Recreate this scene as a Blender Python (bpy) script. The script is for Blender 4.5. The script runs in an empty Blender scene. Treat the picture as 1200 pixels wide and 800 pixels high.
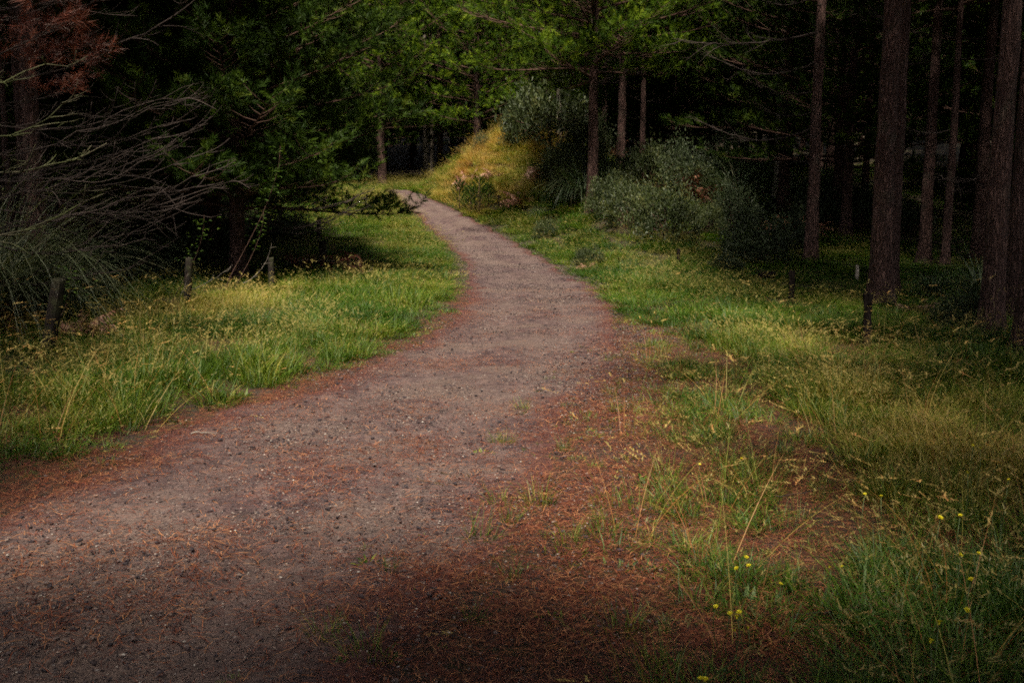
import bpy, math, random
import numpy as np
from mathutils import Vector, Matrix, Euler

# ------------------------------------------------------------------ camera, sky, sun, exposure
SC = bpy.context.scene
COL = SC.collection
CAM_H, PITCH, FPX = 1.65, math.atan(150 / 1100), 1100.0
cam_d = bpy.data.cameras.new('camera')
cam = bpy.data.objects.new('camera', cam_d)
COL.objects.link(cam)
cam_d.sensor_width = 36.0
cam_d.lens = 36.0 * FPX / 1200.0
cam_d.clip_start = 0.05
cam_d.clip_end = 2000
cam.location = (0, 0, CAM_H)
cam.rotation_euler = (math.radians(90) - PITCH, 0, 0)
SC.camera = cam

SUN_EL, SUN_AZ = math.radians(57), math.radians(4)       # azimuth: degrees to the left of straight behind
sdir = Vector((-math.sin(SUN_AZ) * math.cos(SUN_EL), -math.cos(SUN_AZ) * math.cos(SUN_EL), math.sin(SUN_EL)))
world = bpy.data.worlds.new('World')
SC.world = world
world.use_nodes = True
wn = world.node_tree
sky = wn.nodes.new('ShaderNodeTexSky')
sky.sky_type = 'NISHITA'
sky.sun_disc = False
sky.sun_elevation = SUN_EL
sky.sun_rotation = math.radians(180) + SUN_AZ
sky.air_density = 1.0
sky.dust_density = 3.0
sky.ozone_density = 0.6
bg = wn.nodes['Background']
hs = wn.nodes.new('ShaderNodeHueSaturation')
hs.inputs['Saturation'].default_value = 0.4
wn.links.new(sky.outputs[0], hs.inputs['Color'])
wn.links.new(hs.outputs[0], bg.inputs[0])
bg.inputs[1].default_value = 0.05
sun_d = bpy.data.lights.new('sun', 'SUN')
sun_d.energy = 5.0
sun_d.angle = math.radians(4.5)
sun_d.color = (1.0, 0.92, 0.78)
sun = bpy.data.objects.new('sun', sun_d)
COL.objects.link(sun)
sun.rotation_euler = sdir.to_track_quat('Z', 'Y').to_euler()
sun.location = (0, 0, 40)

vs = SC.view_settings
vs.view_transform = 'Standard'
vs.look = 'None'
vs.exposure = 1.15
vs.gamma = 1.0
vs.use_curve_mapping = False
cy = SC.cycles
cy.max_bounces = 4
cy.use_adaptive_sampling = True
cy.adaptive_threshold = .02
cy.adaptive_min_samples = 24
cy.diffuse_bounces = 3
cy.glossy_bounces = 1
cy.transmission_bounces = 3
cy.transparent_max_bounces = 4
cy.use_denoising = False
cy.sample_clamp_indirect = 4.0
cy.pixel_filter_type = 'BLACKMAN_HARRIS'
cy.filter_width = 1.8
cy.caustics_reflective = False
cy.caustics_refractive = False

# ------------------------------------------------------------------ numeric helpers
RNG = np.random.default_rng(11)
random.seed(5)


def sstep(a, b, x):
    t = np.clip((np.asarray(x, float) - a) / (b - a), 0, 1)
    return t * t * (3 - 2 * t)


def _hash(ix, iy, s):
    n = (ix.astype(np.int64) * 374761393 + iy.astype(np.int64) * 668265263 + s * 974711) & 0xFFFFFFFF
    n = ((n ^ (n >> 13)) * 1274126177) & 0xFFFFFFFF
    return ((n ^ (n >> 16)) & 0xFFFF) / 65535.0


def vnoise(x, y, s=0):
    x = np.asarray(x, float); y = np.asarray(y, float)
    ix = np.floor(x); iy = np.floor(y)
    fx = x - ix; fy = y - iy
    fx = fx * fx * (3 - 2 * fx); fy = fy * fy * (3 - 2 * fy)
    a = _hash(ix, iy, s); b = _hash(ix + 1, iy, s); c = _hash(ix, iy + 1, s); d = _hash(ix + 1, iy + 1, s)
    return (a * (1 - fx) + b * fx) * (1 - fy) + (c * (1 - fx) + d * fx) * fy


def fbm(x, y, s=0, o=3):
    v, a, t = 0, 0.5, 0
    for i in range(o):
        v = v + a * vnoise(x * 2 ** i, y * 2 ** i, s + i * 17); t += a; a *= 0.5
    return v / t


# ------------------------------------------------------------------ terrain
_py = np.array([-40, 0, 12, 20, 25, 28, 33, 38, 42, 46, 50, 60, 75, 95, 130, 180.])
_pz = np.array([0, 0, 0, .05, .2, .38, .9, 1.65, 2.3, 2.78, 2.7, 3.6, 5.5, 11, 24, 34.])
_gy = np.linspace(-40, 180, 2201)
_gz = np.interp(_gy, _py, _pz)
_k = np.exp(-np.linspace(-2.5, 2.5, 31) ** 2); _k /= _k.sum()
_gz = np.convolve(np.pad(_gz, 15, 'edge'), _k, 'valid')
# path edges, world x for each y
_ey = np.array([-14, -6, 0, 3.3, 6.1, 8.25, 10, 12.1, 15.5, 20, 25, 28, 33, 38, 42, 46, 50, 54, 58.])
_el = np.array([-9., -5.6, -4.1, -3.4, -2.77, -2.25, -1.6, -1.2, -1.0, -1.0, -1.3, -1.65, -2.7, -4.0, -5.1, -6.3, -8.0, -10.4, -13.5])
_er = np.array([-6., -2.6, -1.0, -.36, .28, .79, 1.2, 1.54, 1.8, 1.76, 1.36, .9, -.3, -1.9, -3.5, -4.9, -6.5, -8.6, -11.5])


def _smooth(t):
    g = np.interp(_gy, _ey, t)
    return np.convolve(np.pad(g, 10, 'edge'), np.ones(21) / 21, 'valid')


_gl, _gr = _smooth(_el), _smooth(_er)


def edgeL(y): return np.interp(y, _gy, _gl)
def edgeR(y): return np.interp(y, _gy, _gr)


def H(x, y):
    x = np.asarray(x, float); y = np.asarray(y, float)
    z = np.interp(y, _gy, _gz)
    dr = x - edgeR(y); dl = edgeL(y) - x
    off = sstep(0.1, 2.4, dr)
    b = 3.1 * np.exp(-((x - 1.2) / 3.8) ** 2 - ((y - 45.5) / 6.5) ** 2)
    b = b + 1.35 * np.exp(-((x - 4.2) / 2.8) ** 2 - ((y - 33) / 5) ** 2)
    b = b + 0.9 * sstep(6, 16, x) * sstep(24, 42, y)
    z = z + b * off
    z = z + 0.10 * sstep(0.2, 1.0, dl) * (0.4 + vnoise(x * .5, y * .5, 3)) + 0.05 * sstep(.3, 2, dr) * vnoise(x * .6, y * .6, 9)
    z = z + 0.25 * sstep(2, 8, np.maximum(dl, dr)) * (fbm(x * .18, y * .18, 5) - .4)
    z = z + 14 * sstep(30, 75, np.abs(x))
    return z


def h1(x, y): return float(H(x, y))


def ray(px, py):
    cx, cy_ = (px - 600) / FPX, (400 - py) / FPX
    c, s = math.cos(PITCH), math.sin(PITCH)
    return Vector((cx, c + cy_ * s, -s + cy_ * c))


def at(px, py, D):
    """world point seen at a photo pixel, at depth y = D"""
    r = ray(px, py)
    return Vector((0, 0, CAM_H)) + r * (D / r.y)


def gnd(px, py, lift=0.0):
    """where the line of sight through a photo pixel meets the ground (raised by lift)"""
    r = ray(px, py)
    ys = np.arange(2.0, 120, 0.05)
    xs = r.x / r.y * ys; zs = CAM_H + r.z / r.y * ys
    d = zs - (H(xs, ys) + lift)
    i = np.argmax(d < 0)
    if d[i] >= 0: i = len(ys) - 1
    return Vector((xs[i], ys[i], h1(xs[i], ys[i])))


# ------------------------------------------------------------------ mesh helpers
class MB:
    def __init__(self): self.V, self.T, self.A, self.n = [], [], [], 0

    def add(self, V, T, var=None):
        V = np.asarray(V, np.float32).reshape(-1, 3); T = np.asarray(T, np.int64).reshape(-1, 3)
        self.V.append(V); self.T.append(T + self.n); self.n += len(V)
        if var is None: var = np.full(len(V), random.random())
        self.A.append(np.broadcast_to(np.asarray(var, np.float32), (len(V),)))
        return self

    def mesh(self, name, mat, smooth=True):
        V = np.concatenate(self.V); T = np.concatenate(self.T); A = np.concatenate(self.A)
        me = bpy.data.meshes.new(name)
        me.vertices.add(len(V)); me.vertices.foreach_set('co', V.ravel())
        me.loops.add(len(T) * 3); me.loops.foreach_set('vertex_index', T.ravel().astype(np.int32))
        me.polygons.add(len(T)); me.polygons.foreach_set('loop_start', np.arange(0, len(T) * 3, 3, dtype=np.int32))
        me.polygons.foreach_set('use_smooth', np.full(len(T), smooth))
        at_ = me.attributes.new('var', 'FLOAT', 'POINT'); at_.data.foreach_set('value', A.astype(np.float32).copy())
        me.materials.append(mat)
        me.update(calc_edges=True)
        return me


def tube(mb, pts, rad, sides=6, var=None, cap=True):
    P = np.asarray(pts, float); R = np.asarray(rad, float)
    n = len(P)
    tan = np.gradient(P, axis=0); tan /= np.linalg.norm(tan, axis=1)[:, None] + 1e-9
    ref = np.array([0.31, 0.95, 0.05]) if abs(tan[0][2]) > .7 else np.array([0, 0, 1.])
    u = np.cross(tan, ref); u /= np.linalg.norm(u, axis=1)[:, None] + 1e-9
    v = np.cross(tan, u)
    a = np.linspace(0, 2 * math.pi, sides, endpoint=False)
    V = P[:, None, :] + R[:, None, None] * (u[:, None, :] * np.cos(a)[None, :, None] + v[:, None, :] * np.sin(a)[None, :, None])
    V = V.reshape(-1, 3)
    i = np.arange(n - 1)[:, None] * sides; j = np.arange(sides)[None, :]; k = (j + 1) % sides
    q = np.stack([i + j, i + k, i + sides + k, i + sides + j], -1).reshape(-1, 4)
    T = np.concatenate([q[:, [0, 1, 2]], q[:, [0, 2, 3]]])
    if cap:
        V = np.concatenate([V, P[:1], P[-1:]]); b = n * sides
        j1 = np.arange(sides); k1 = (j1 + 1) % sides
        T = np.concatenate([T, np.stack([k1, j1, np.full(sides, b)], -1), np.stack([(n - 1) * sides + j1, (n - 1) * sides + k1, np.full(sides, b + 1)], -1)])
    mb.add(V, T, var)


def perp(A):
    ref = np.where(np.abs(A[:, 2:3]) > .9, np.array([[1., 0, 0]]), np.array([[0, 0, 1.]]))
    u = np.cross(A, ref); u /= np.linalg.norm(u, axis=1)[:, None] + 1e-9
    return u, np.cross(A, u)


def tufts(mb, P, A, rng, K=50, length=.32, needle=.15, w=.006, droop=0.0):
    """brushes of needles round the twig ends P with axes A"""
    P = np.asarray(P, float); A = np.asarray(A, float); A = A / (np.linalg.norm(A, axis=1)[:, None] + 1e-9)
    N = len(P); u, v = perp(A)
    t = rng.random((N, K, 1)) ** .8; ph = rng.random((N, K, 1)) * 6.283
    th = np.radians(62 - 38 * t + rng.normal(0, 8, (N, K, 1)))
    sc = rng.uniform(.75, 1.25, (N, 1, 1))
    base = P[:, None] + A[:, None] * (length * sc * t)
    rad = u[:, None] * np.cos(ph) + v[:, None] * np.sin(ph)
    d = A[:, None] * np.cos(th) + rad * np.sin(th)
    d[..., 2] -= droop
    tip = base + d * needle * sc * rng.uniform(.7, 1.15, (N, K, 1))
    side = np.cross(d, rng.normal(0, 1, (N, K, 3))); side /= np.linalg.norm(side, axis=2)[..., None] + 1e-9
    V = np.stack([base - side * w, base + side * w, tip], 2).reshape(-1, 3)
    T = np.arange(len(V)).reshape(-1, 3)
    var = np.repeat(rng.random(N), K * 3)
    mb.add(V, T, var)


def blades(mb, B, D, L, W, rng, bend=1.0, seg=4, var=None, up0=None):
    """arching flat blades: roots B, horizontal directions D (N,2), lengths L, widths W, start slope up0"""
    N = len(B); L = np.broadcast_to(L, (N,)); W = np.broadcast_to(W, (N,))
    if up0 is None: up0 = rng.uniform(1.05, 1.45, N)
    up0 = np.broadcast_to(up0, (N,)); bend = np.broadcast_to(bend, (N,)) * rng.uniform(.5, 1.4, N)
    pos = np.array(B, float); V = []
    sd = np.stack([-D[:, 1], D[:, 0], np.zeros(N)], 1)
    tw = rng.uniform(-.7, .7, N)[:, None]
    sd = sd * np.cos(tw) + np.stack([D[:, 0], D[:, 1], np.zeros(N)], 1) * np.sin(tw)
    for i in range(seg + 1):
        f = i / seg
        w = (W * (1 - f ** 1.5) * .5)[:, None]
        if i < seg: V += [pos - sd * w, pos + sd * w]
        else: V += [pos.copy()]
        a = up0 - bend * f
        pos = pos + np.stack([D[:, 0] * np.cos(a), D[:, 1] * np.cos(a), np.sin(a)], 1) * (L / seg)[:, None]
    nv = 2 * seg + 1
    Vv = np.stack(V, 1).reshape(-1, 3)
    tri = []
    for i in range(seg - 1):
        a = 2 * i; tri += [[a, a + 1, a + 3], [a, a + 3, a + 2]]
    tri += [[2 * seg - 2, 2 * seg - 1, 2 * seg]]
    T = (np.arange(N)[:, None, None] * nv + np.array(tri)[None]).reshape(-1, 3)
    if var is None: var = rng.random(N)
    mb.add(Vv, T, np.repeat(var, nv))
    return pos


# ------------------------------------------------------------------ materials
def new_mat(name):
    m = bpy.data.materials.new(name); m.use_nodes = True
    nt = m.node_tree
    for n in list(nt.nodes): nt.nodes.remove(n)
    out = nt.nodes.new('ShaderNodeOutputMaterial')
    return m, nt, out


def N(nt, kind, **kw):
    n = nt.nodes.new(kind)
    for k, v in kw.items():
        if k.startswith('i_'):
            key = k[2:]
            key = int(key) if key.isdigit() else key
            n.inputs[key].default_value = v
        else: setattr(n, k, v)
    return n


def ramp(nt, fac, stops):
    r = nt.nodes.new('ShaderNodeValToRGB')
    e = r.color_ramp.elements
    while len(e) < len(stops): e.new(.5)
    for i, (p, c) in enumerate(stops): e[i].position = p; e[i].color = (*c, 1)
    nt.links.new(fac, r.inputs[0])
    return r.outputs[0]


def math_(nt, op, a, b=None, c=None):
    n = nt.nodes.new('ShaderNodeMath'); n.operation = op
    for i, s in enumerate((a, b, c)):
        if s is None: continue
        if isinstance(s, (int, float)): n.inputs[i].default_value = s
        else: nt.links.new(s, n.inputs[i])
    return n.outputs[0]


def mixc(nt, fac, a, b, mode='MIX'):
    n = nt.nodes.new('ShaderNodeMix'); n.data_type = 'RGBA'; n.blend_type = mode
    for s, v in ((n.inputs[0], fac), (n.inputs[6], a), (n.inputs[7], b)):
        if isinstance(v, tuple): s.default_value = (*v, 1)
        elif isinstance(v, (int, float)): s.default_value = v
        else: nt.links.new(v, s)
    return n.outputs[2]


def noise(nt, vec, scale, detail=4, rough=.6):
    n = N(nt, 'ShaderNodeTexNoise', i_Scale=scale, i_Detail=detail, i_Roughness=rough)
    if vec is not None: nt.links.new(vec, n.inputs['Vector'])
    return n.outputs['Fac']


def leaf_mat(name, stops, trans=.3, tint=None, rough=.55, spec=.15):
    """thin leaf: diffuse + translucent + slight gloss; colour from 'var' per leaf (and 'dry' per scattered tuft)"""
    m, nt, out = new_mat(name)
    a = N(nt, 'ShaderNodeAttribute', attribute_name='var')
    f = a.outputs['Fac']
    if tint:
        d = N(nt, 'ShaderNodeAttribute', attribute_name='dry', attribute_type='INSTANCER')
        f2 = math_(nt, 'MULTIPLY_ADD', f, .62, -.31)
        f = math_(nt, 'ADD', d.outputs['Fac'], f2)
    c = ramp(nt, f, stops)
    df = N(nt, 'ShaderNodeBsdfDiffuse'); nt.links.new(c, df.inputs[0])
    tr = N(nt, 'ShaderNodeBsdfTranslucent')
    c2 = mixc(nt, 1.0, c, (1.0, 1.05, .55), 'MULTIPLY'); nt.links.new(c2, tr.inputs[0])
    mx = N(nt, 'ShaderNodeMixShader', i_0=trans); nt.links.new(df.outputs[0], mx.inputs[1]); nt.links.new(tr.outputs[0], mx.inputs[2])
    gl = N(nt, 'ShaderNodeBsdfGlossy', i_Roughness=rough); gl.inputs[0].default_value = (.8, .8, .75, 1)
    m2 = N(nt, 'ShaderNodeMixShader', i_0=spec * .3); nt.links.new(mx.outputs[0], m2.inputs[1]); nt.links.new(gl.outputs[0], m2.inputs[2])
    nt.links.new(m2.outputs[0], out.inputs[0])
    return m


def solid_mat(name, col_fn, rough=.9, bump=None, spec=.2):
    m, nt, out = new_mat(name)
    p = N(nt, 'ShaderNodeBsdfPrincipled', i_Roughness=rough)
    p.inputs['Specular IOR Level'].default_value = spec
    tc = N(nt, 'ShaderNodeTexCoord')
    c, hgt = col_fn(nt, tc)
    nt.links.new(c, p.inputs['Base Color'])
    if hgt is not None and bump:
        b = N(nt, 'ShaderNodeBump', i_Strength=bump[0], i_Distance=bump[1]); nt.links.new(hgt, b.inputs['Height']); nt.links.new(b.outputs[0], p.inputs['Normal'])
    nt.links.new(p.outputs[0], out.inputs[0])
    return m


def bark_fn(dark, mid, light):
    def fn(nt, tc):
        mp = N(nt, 'ShaderNodeMapping'); mp.inputs['Scale'].default_value = (1, 1, .22)
        nt.links.new(tc.outputs['Object'], mp.inputs[0])
        n0 = N(nt, 'ShaderNodeTexNoise', i_Scale=6.0, i_Detail=3.0); nt.links.new(mp.outputs[0], n0.inputs['Vector'])
        wv = mixc(nt, .2, mp.outputs[0], n0.outputs['Color'])
        vo = N(nt, 'ShaderNodeTexVoronoi', feature='DISTANCE_TO_EDGE', i_Scale=22.0); nt.links.new(wv, vo.inputs['Vector'])
        vc = N(nt, 'ShaderNodeTexVoronoi', i_Scale=22.0); nt.links.new(wv, vc.inputs['Vector'])
        e = math_(nt, 'MULTIPLY_ADD', math_(nt, 'MINIMUM', math_(nt, 'MULTIPLY', vo.outputs['Distance'], 3.2), 1.0), .7, .3)
        fine = noise(nt, mp.outputs[0], 60, 5)
        f = math_(nt, 'MULTIPLY', e, math_(nt, 'MULTIPLY_ADD', fine, .8, .35))
        f = math_(nt, 'MULTIPLY', f, math_(nt, 'MULTIPLY_ADD', N(nt, 'ShaderNodeSeparateColor').outputs[0] if False else vc.outputs['Distance'], -.5, 1.1))
        c = ramp(nt, f, [(.05, dark), (.45, mid), (.95, light)])
        big = noise(nt, tc.outputs['Object'], 1.3, 3)
        c = mixc(nt, math_(nt, 'MULTIPLY', sst(nt, big, .52, .75), .5), c, (.07, .085, .055))
        h = math_(nt, 'MULTIPLY_ADD', fine, .25, e)
        return c, h
    return fn


def sst(nt, v, a, b):
    n = N(nt, 'ShaderNodeMapRange', interpolation_type='SMOOTHSTEP'); n.inputs[1].default_value = a; n.inputs[2].default_value = b
    nt.links.new(v, n.inputs[0]); return n.outputs[0]


M_bark = solid_mat('pine_bark', bark_fn((.014, .009, .008), (.082, .043, .035), (.165, .098, .082)), .92, (.9, .035))
M_barkpale = solid_mat('pale_bark', bark_fn((.07, .055, .045), (.22, .18, .14), (.36, .31, .25)), .9, (.6, .02))  # lighter birch-like bark, with light on the trunks put into its colour


def wood_fn(dark, light, moss=0):
    def fn(nt, tc):
        mp = N(nt, 'ShaderNodeMapping'); mp.inputs['Scale'].default_value = (1, 1, .12)
        nt.links.new(tc.outputs['Object'], mp.inputs[0])
        f = noise(nt, mp.outputs[0], 45, 5)
        c = ramp(nt, f, [(.3, dark), (.7, light)])
        if moss:
            g = noise(nt, tc.outputs['Object'], 4, 3)
            c = mixc(nt, math_(nt, 'MULTIPLY', sst(nt, g, .42, .6), moss), c, (.075, .09, .03))
        return c, f
    return fn


M_post = solid_mat('weathered_post', wood_fn((.007, .005, .0045), (.032, .023, .019), .25), .95, (.8, .02))
M_postpale = solid_mat('pale_stake', wood_fn((.3, .24, .19), (.55, .46, .38)), .9, (.5, .01))
M_twig = solid_mat('dead_twig', wood_fn((.02, .014, .012), (.06, .044, .038), .0), .95, (.4, .01))
M_twigred = solid_mat('pine_twig', wood_fn((.04, .022, .016), (.11, .06, .045)), .95, (.4, .01))
M_mossy = solid_mat('mossy_branch', wood_fn((.035, .03, .02), (.12, .105, .065), .8), .95, (.5, .01))
M_greytwig = solid_mat('bleached_stick', wood_fn((.09, .075, .062), (.26, .22, .185)), .9, (.3, .01))

M_needle = leaf_mat('pine_needles', [(0, (.010, .023, .003)), (.5, (.022, .044, .004)), (.85, (.045, .078, .006)), (1, (.07, .095, .009))], .22, spec=.04)  # darkened to put the shade of the left boughs into the colour
M_needle_lit = leaf_mat('bright_pine_needles', [(0, (.020, .045, .004)), (.5, (.048, .090, .005)), (.8, (.10, .16, .007)), (1, (.16, .21, .010))], .25, spec=.04)  # brighter copy, sunlight on the central pines put into the colour
M_needle_dead = leaf_mat('dead_pine_needles', [(0, (.04, .008, .005)), (.6, (.10, .018, .009)), (1, (.20, .05, .022))], .2)
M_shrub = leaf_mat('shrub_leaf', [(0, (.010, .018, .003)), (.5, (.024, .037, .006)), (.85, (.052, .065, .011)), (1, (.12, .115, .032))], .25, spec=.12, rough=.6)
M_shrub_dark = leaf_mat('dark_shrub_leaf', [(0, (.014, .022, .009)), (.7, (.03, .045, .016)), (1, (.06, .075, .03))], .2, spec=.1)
M_tussock = leaf_mat('tussock_blade', [(0, (.035, .065, .022)), (.6, (.06, .10, .035)), (.9, (.12, .15, .07)), (1, (.22, .2, .12))], .3, spec=.2, rough=.5)
M_tussock_lift = leaf_mat('lifted_tussock_blade', [(0, (.05, .07, .03)), (.6, (.11, .13, .06)), (1, (.28, .27, .16))], .25, spec=.2, rough=.5)  # paler blade copy, colour lifted in place of light in the dark wood
M_fern = leaf_mat('dead_fern', [(0, (.05, .016, .009)), (.6, (.14, .05, .025)), (1, (.3, .14, .08))], .25)
M_slash = leaf_mat('dead_frond', [(0, (.10, .035, .025)), (.5, (.24, .10, .07)), (1, (.48, .29, .21))], .2)
GR = [(0, (.020, .056, .002)), (.3, (.062, .115, .003)), (.5, (.15, .17, .010)), (.66, (.52, .38, .10)), (.82, (.34, .165, .038)), (1, (.27, .095, .022))]
M_grass = leaf_mat('grass_blade', GR, .3, tint=True, spec=.1)
M_seed = leaf_mat('grass_seed_head', [(0, (.17, .14, .035)), (.45, (.32, .25, .07)), (.7, (.42, .27, .085)), (1, (.34, .15, .045))], .3, tint=True)
M_flower = leaf_mat('yellow_petal', [(0, (.75, .62, .01)), (1, (.85, .75, .03))], .2)
M_stem = leaf_mat('flower_stem', [(0, (.05, .08, .02)), (1, (.08, .1, .03))], .1)
M_broad = leaf_mat('broad_leaf', [(0, (.02, .05, .006)), (.7, (.05, .09, .01)), (1, (.11, .17, .02))], .35, spec=.1)


def ground_fn(nt, tc):
    o = tc.outputs['Object']
    at_ = N(nt, 'ShaderNodeAttribute', attribute_name='var')         # needle litter lies beside the path
    b = noise(nt, o, 9, 5, .7); c3 = noise(nt, o, 60, 3, .7)
    soil = ramp(nt, b, [(.25, (.018, .013, .010)), (.55, (.045, .032, .024)), (.8, (.085, .062, .045))])
    lit = ramp(nt, c3, [(.3, (.022, .009, .008)), (.5, (.075, .024, .016)), (.75, (.15, .055, .03))])
    g = noise(nt, o, 1.4, 5, .7)
    c = mixc(nt, math_(nt, 'MULTIPLY', sst(nt, g, .38, .66), .7), soil, (.028, .040, .010))
    lf = math_(nt, 'MULTIPLY', at_.outputs['Fac'], sst(nt, b, .34, .6))
    lit = mixc(nt, sst(nt, noise(nt, o, 3.1, 5, .75), .45, .62), lit, (.040, .028, .022))
    c = mixc(nt, lf, c, lit)
    h = math_(nt, 'ADD', math_(nt, 'MULTIPLY', b, .6), math_(nt, 'MULTIPLY', c3, .4))
    return c, h


M_ground = solid_mat('forest_floor', ground_fn, .95, (.9, .05))


def path_fn(nt, tc):
    o = tc.outputs['Object']
    at_ = N(nt, 'ShaderNodeAttribute', attribute_name='var')         # 0 at the worn middle, 1 at the edges
    big = noise(nt, o, .8, 4, .6); mid = noise(nt, o, 5, 6, .72); fine = noise(nt, o, 38, 5, .75); grit = noise(nt, o, 150, 3, .7)
    base = ramp(nt, mid, [(.32, (.026, .016, .017)), (.5, (.080, .050, .048)), (.68, (.16, .108, .092))])
    sand = ramp(nt, fine, [(.34, (.05, .035, .031)), (.6, (.175, .128, .10))])
    c = mixc(nt, math_(nt, 'MULTIPLY', sst(nt, big, .42, .62), .75), base, sand)
    vo = N(nt, 'ShaderNodeTexVoronoi', i_Scale=42.0); nt.links.new(o, vo.inputs['Vector'])
    vs_ = N(nt, 'ShaderNodeSeparateColor'); nt.links.new(vo.outputs['Color'], vs_.inputs[0])
    stone = math_(nt, 'MULTIPLY', sst(nt, vs_.outputs[0], .62, .7), math_(nt, 'SUBTRACT', 1.0, sst(nt, vo.outputs['Distance'], .25, .42)))
    stc = ramp(nt, vs_.outputs[1], [(0, (.03, .028, .032)), (.6, (.085, .078, .082)), (.9, (.17, .15, .145)), (1, (.33, .3, .28))])
    c = mixc(nt, math_(nt, 'MULTIPLY', stone, .9), c, stc)
    we = N(nt, 'ShaderNodeAttribute', attribute_name='wear')
    c = mixc(nt, math_(nt, 'MULTIPLY', we.outputs['Fac'], math_(nt, 'MULTIPLY_ADD', mid, .9, -.05)), c, ramp(nt, fine, [(.3, (.085, .060, .054)), (.65, (.20, .15, .125))]))
    litc = ramp(nt, fine, [(.3, (.026, .011, .011)), (.5, (.085, .028, .021)), (.78, (.19, .08, .048))])
    lf = math_(nt, 'ADD', math_(nt, 'MULTIPLY', at_.outputs['Fac'], .62), math_(nt, 'MULTIPLY_ADD', noise(nt, o, 2.6, 6, .75), 1.1, -.62))
    c = mixc(nt, math_(nt, 'MULTIPLY', sst(nt, lf, .12, .55), .8), c, litc)
    c = mixc(nt, 1.0, c, ramp(nt, grit, [(.3, (.45, .45, .45)), (.7, (1.35, 1.35, 1.35))]), 'MULTIPLY')
    c = mixc(nt, 1.0, c, (.88, .83, .85), 'MULTIPLY')
    h = math_(nt, 'ADD', math_(nt, 'MULTIPLY', stone, .5), math_(nt, 'ADD', math_(nt, 'MULTIPLY', fine, .5), math_(nt, 'MULTIPLY', mid, .9)))
    return c, h


M_path = solid_mat('gravel_path', path_fn, .93, (.85, .03))


def stone_fn(nt, tc):
    oi = N(nt, 'ShaderNodeAttribute', attribute_name='var')
    c = ramp(nt, oi.outputs['Fac'], [(0, (.018, .015, .018)), (.5, (.055, .039, .041)), (.8, (.12, .086, .078)), (.95, (.21, .16, .13)), (1, (.42, .38, .34))])
    n = noise(nt, tc.outputs['Object'], 30, 4)
    return mixc(nt, 1.0, c, ramp(nt, n, [(.2, (.6, .6, .6)), (.8, (1.3, 1.3, 1.3))]), 'MULTIPLY'), n


M_stone = solid_mat('dark_stone', stone_fn, .85, (.5, .01))
M_log = solid_mat('charred_log', wood_fn((.005, .004, .004), (.022, .016, .014)), .98, (.9, .02), spec=.03)


# ------------------------------------------------------------------ object helpers
def tag(o, label=None, cat=None, group=None, kind=None):
    if label: o['label'] = label
    if cat: o['category'] = cat
    if group: o['group'] = group
    if kind: o['kind'] = kind
    return o


def obj(name, me, parent=None, loc=(0, 0, 0), rot=(0, 0, 0), scl=(1, 1, 1)):
    o = bpy.data.objects.new(name, me); COL.objects.link(o)
    o.location = loc; o.rotation_euler = rot; o.scale = scl
    o.parent = parent
    return o


def empty(name, loc, rz=0, rot=None):
    o = bpy.data.objects.new(name, None); COL.objects.link(o)
    o.empty_display_size = .2
    o.location = loc; o.rotation_euler = rot or (0, 0, rz)
    return o


# ------------------------------------------------------------------ ground and path
gx = np.concatenate([np.arange(-90, -20, 3.), np.arange(-20, -9, .8), np.arange(-9, 10, .22), np.arange(10, 22, .8), np.arange(22, 91, 3.)])
gy = np.concatenate([np.arange(-40, -2, 2.), np.arange(-2, 60, .25), np.arange(60, 176, 3.)])
X, Y = np.meshgrid(gx, gy)
Z = H(X, Y)
ins = np.minimum(X - edgeL(Y), edgeR(Y) - X)
Z = Z - .07 * sstep(.12, .3, ins) * ((Y > -13) & (Y < 57)) + .03 * (fbm(X * 2.2, Y * 2.2, 31) - .5)
lit_ = np.maximum((1 - sstep(1.0, 2.6, X - edgeR(Y))) * (1 - sstep(13, 18, Y)), (1 - sstep(.3, 1.1, edgeL(Y) - X)) * (X < edgeR(Y)) * (1 - sstep(18, 26, Y)))
lit_ = np.maximum(lit_, .22)
nx, ny = len(gx), len(gy)
idx = np.arange(nx * ny).reshape(ny, nx)
q = np.stack([idx[:-1, :-1], idx[:-1, 1:], idx[1:, 1:], idx[1:, :-1]], -1).reshape(-1, 4)
mb = MB(); mb.add(np.stack([X, Y, Z], -1), np.concatenate([q[:, [0, 1, 2]], q[:, [0, 2, 3]]]), lit_.ravel())
tag(obj('ground', mb.mesh('ground', M_ground)), 'rolling forest floor of soil, moss and red needle litter', kind='structure')

ry = np.arange(-13, 57, .12); u = np.linspace(0, 1, 41)
jl = (fbm(ry * 1.3, ry * 0 + 2, 41) - .5) * .55; jr = (fbm(ry * 1.1, ry * 0 + 7, 43) - .5) * .6
Lx, Rx = edgeL(ry) - jl, edgeR(ry) + jr
PX = Lx[:, None] + (Rx - Lx)[:, None] * u[None]; PY = np.repeat(ry[:, None], len(u), 1)
uu = np.repeat(u[None], len(ry), 0)


def path_z(x, y):
    t = (x - edgeL(y)) / (edgeR(y) - edgeL(y))
    z = H(x, y) + .015 - .025 * (np.exp(-((t - .3) / .09) ** 2) + np.exp(-((t - .72) / .09) ** 2)) + .012 * np.exp(-((t - .5) / .12) ** 2)
    return z + .022 * (fbm(x * 3, y * 3, 51, 4) - .5)


def surf_z(x, y):
    return np.where((x > edgeL(y) + .1) & (x < edgeR(y) - .1), path_z(x, y), H(x, y) + .006)


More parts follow.
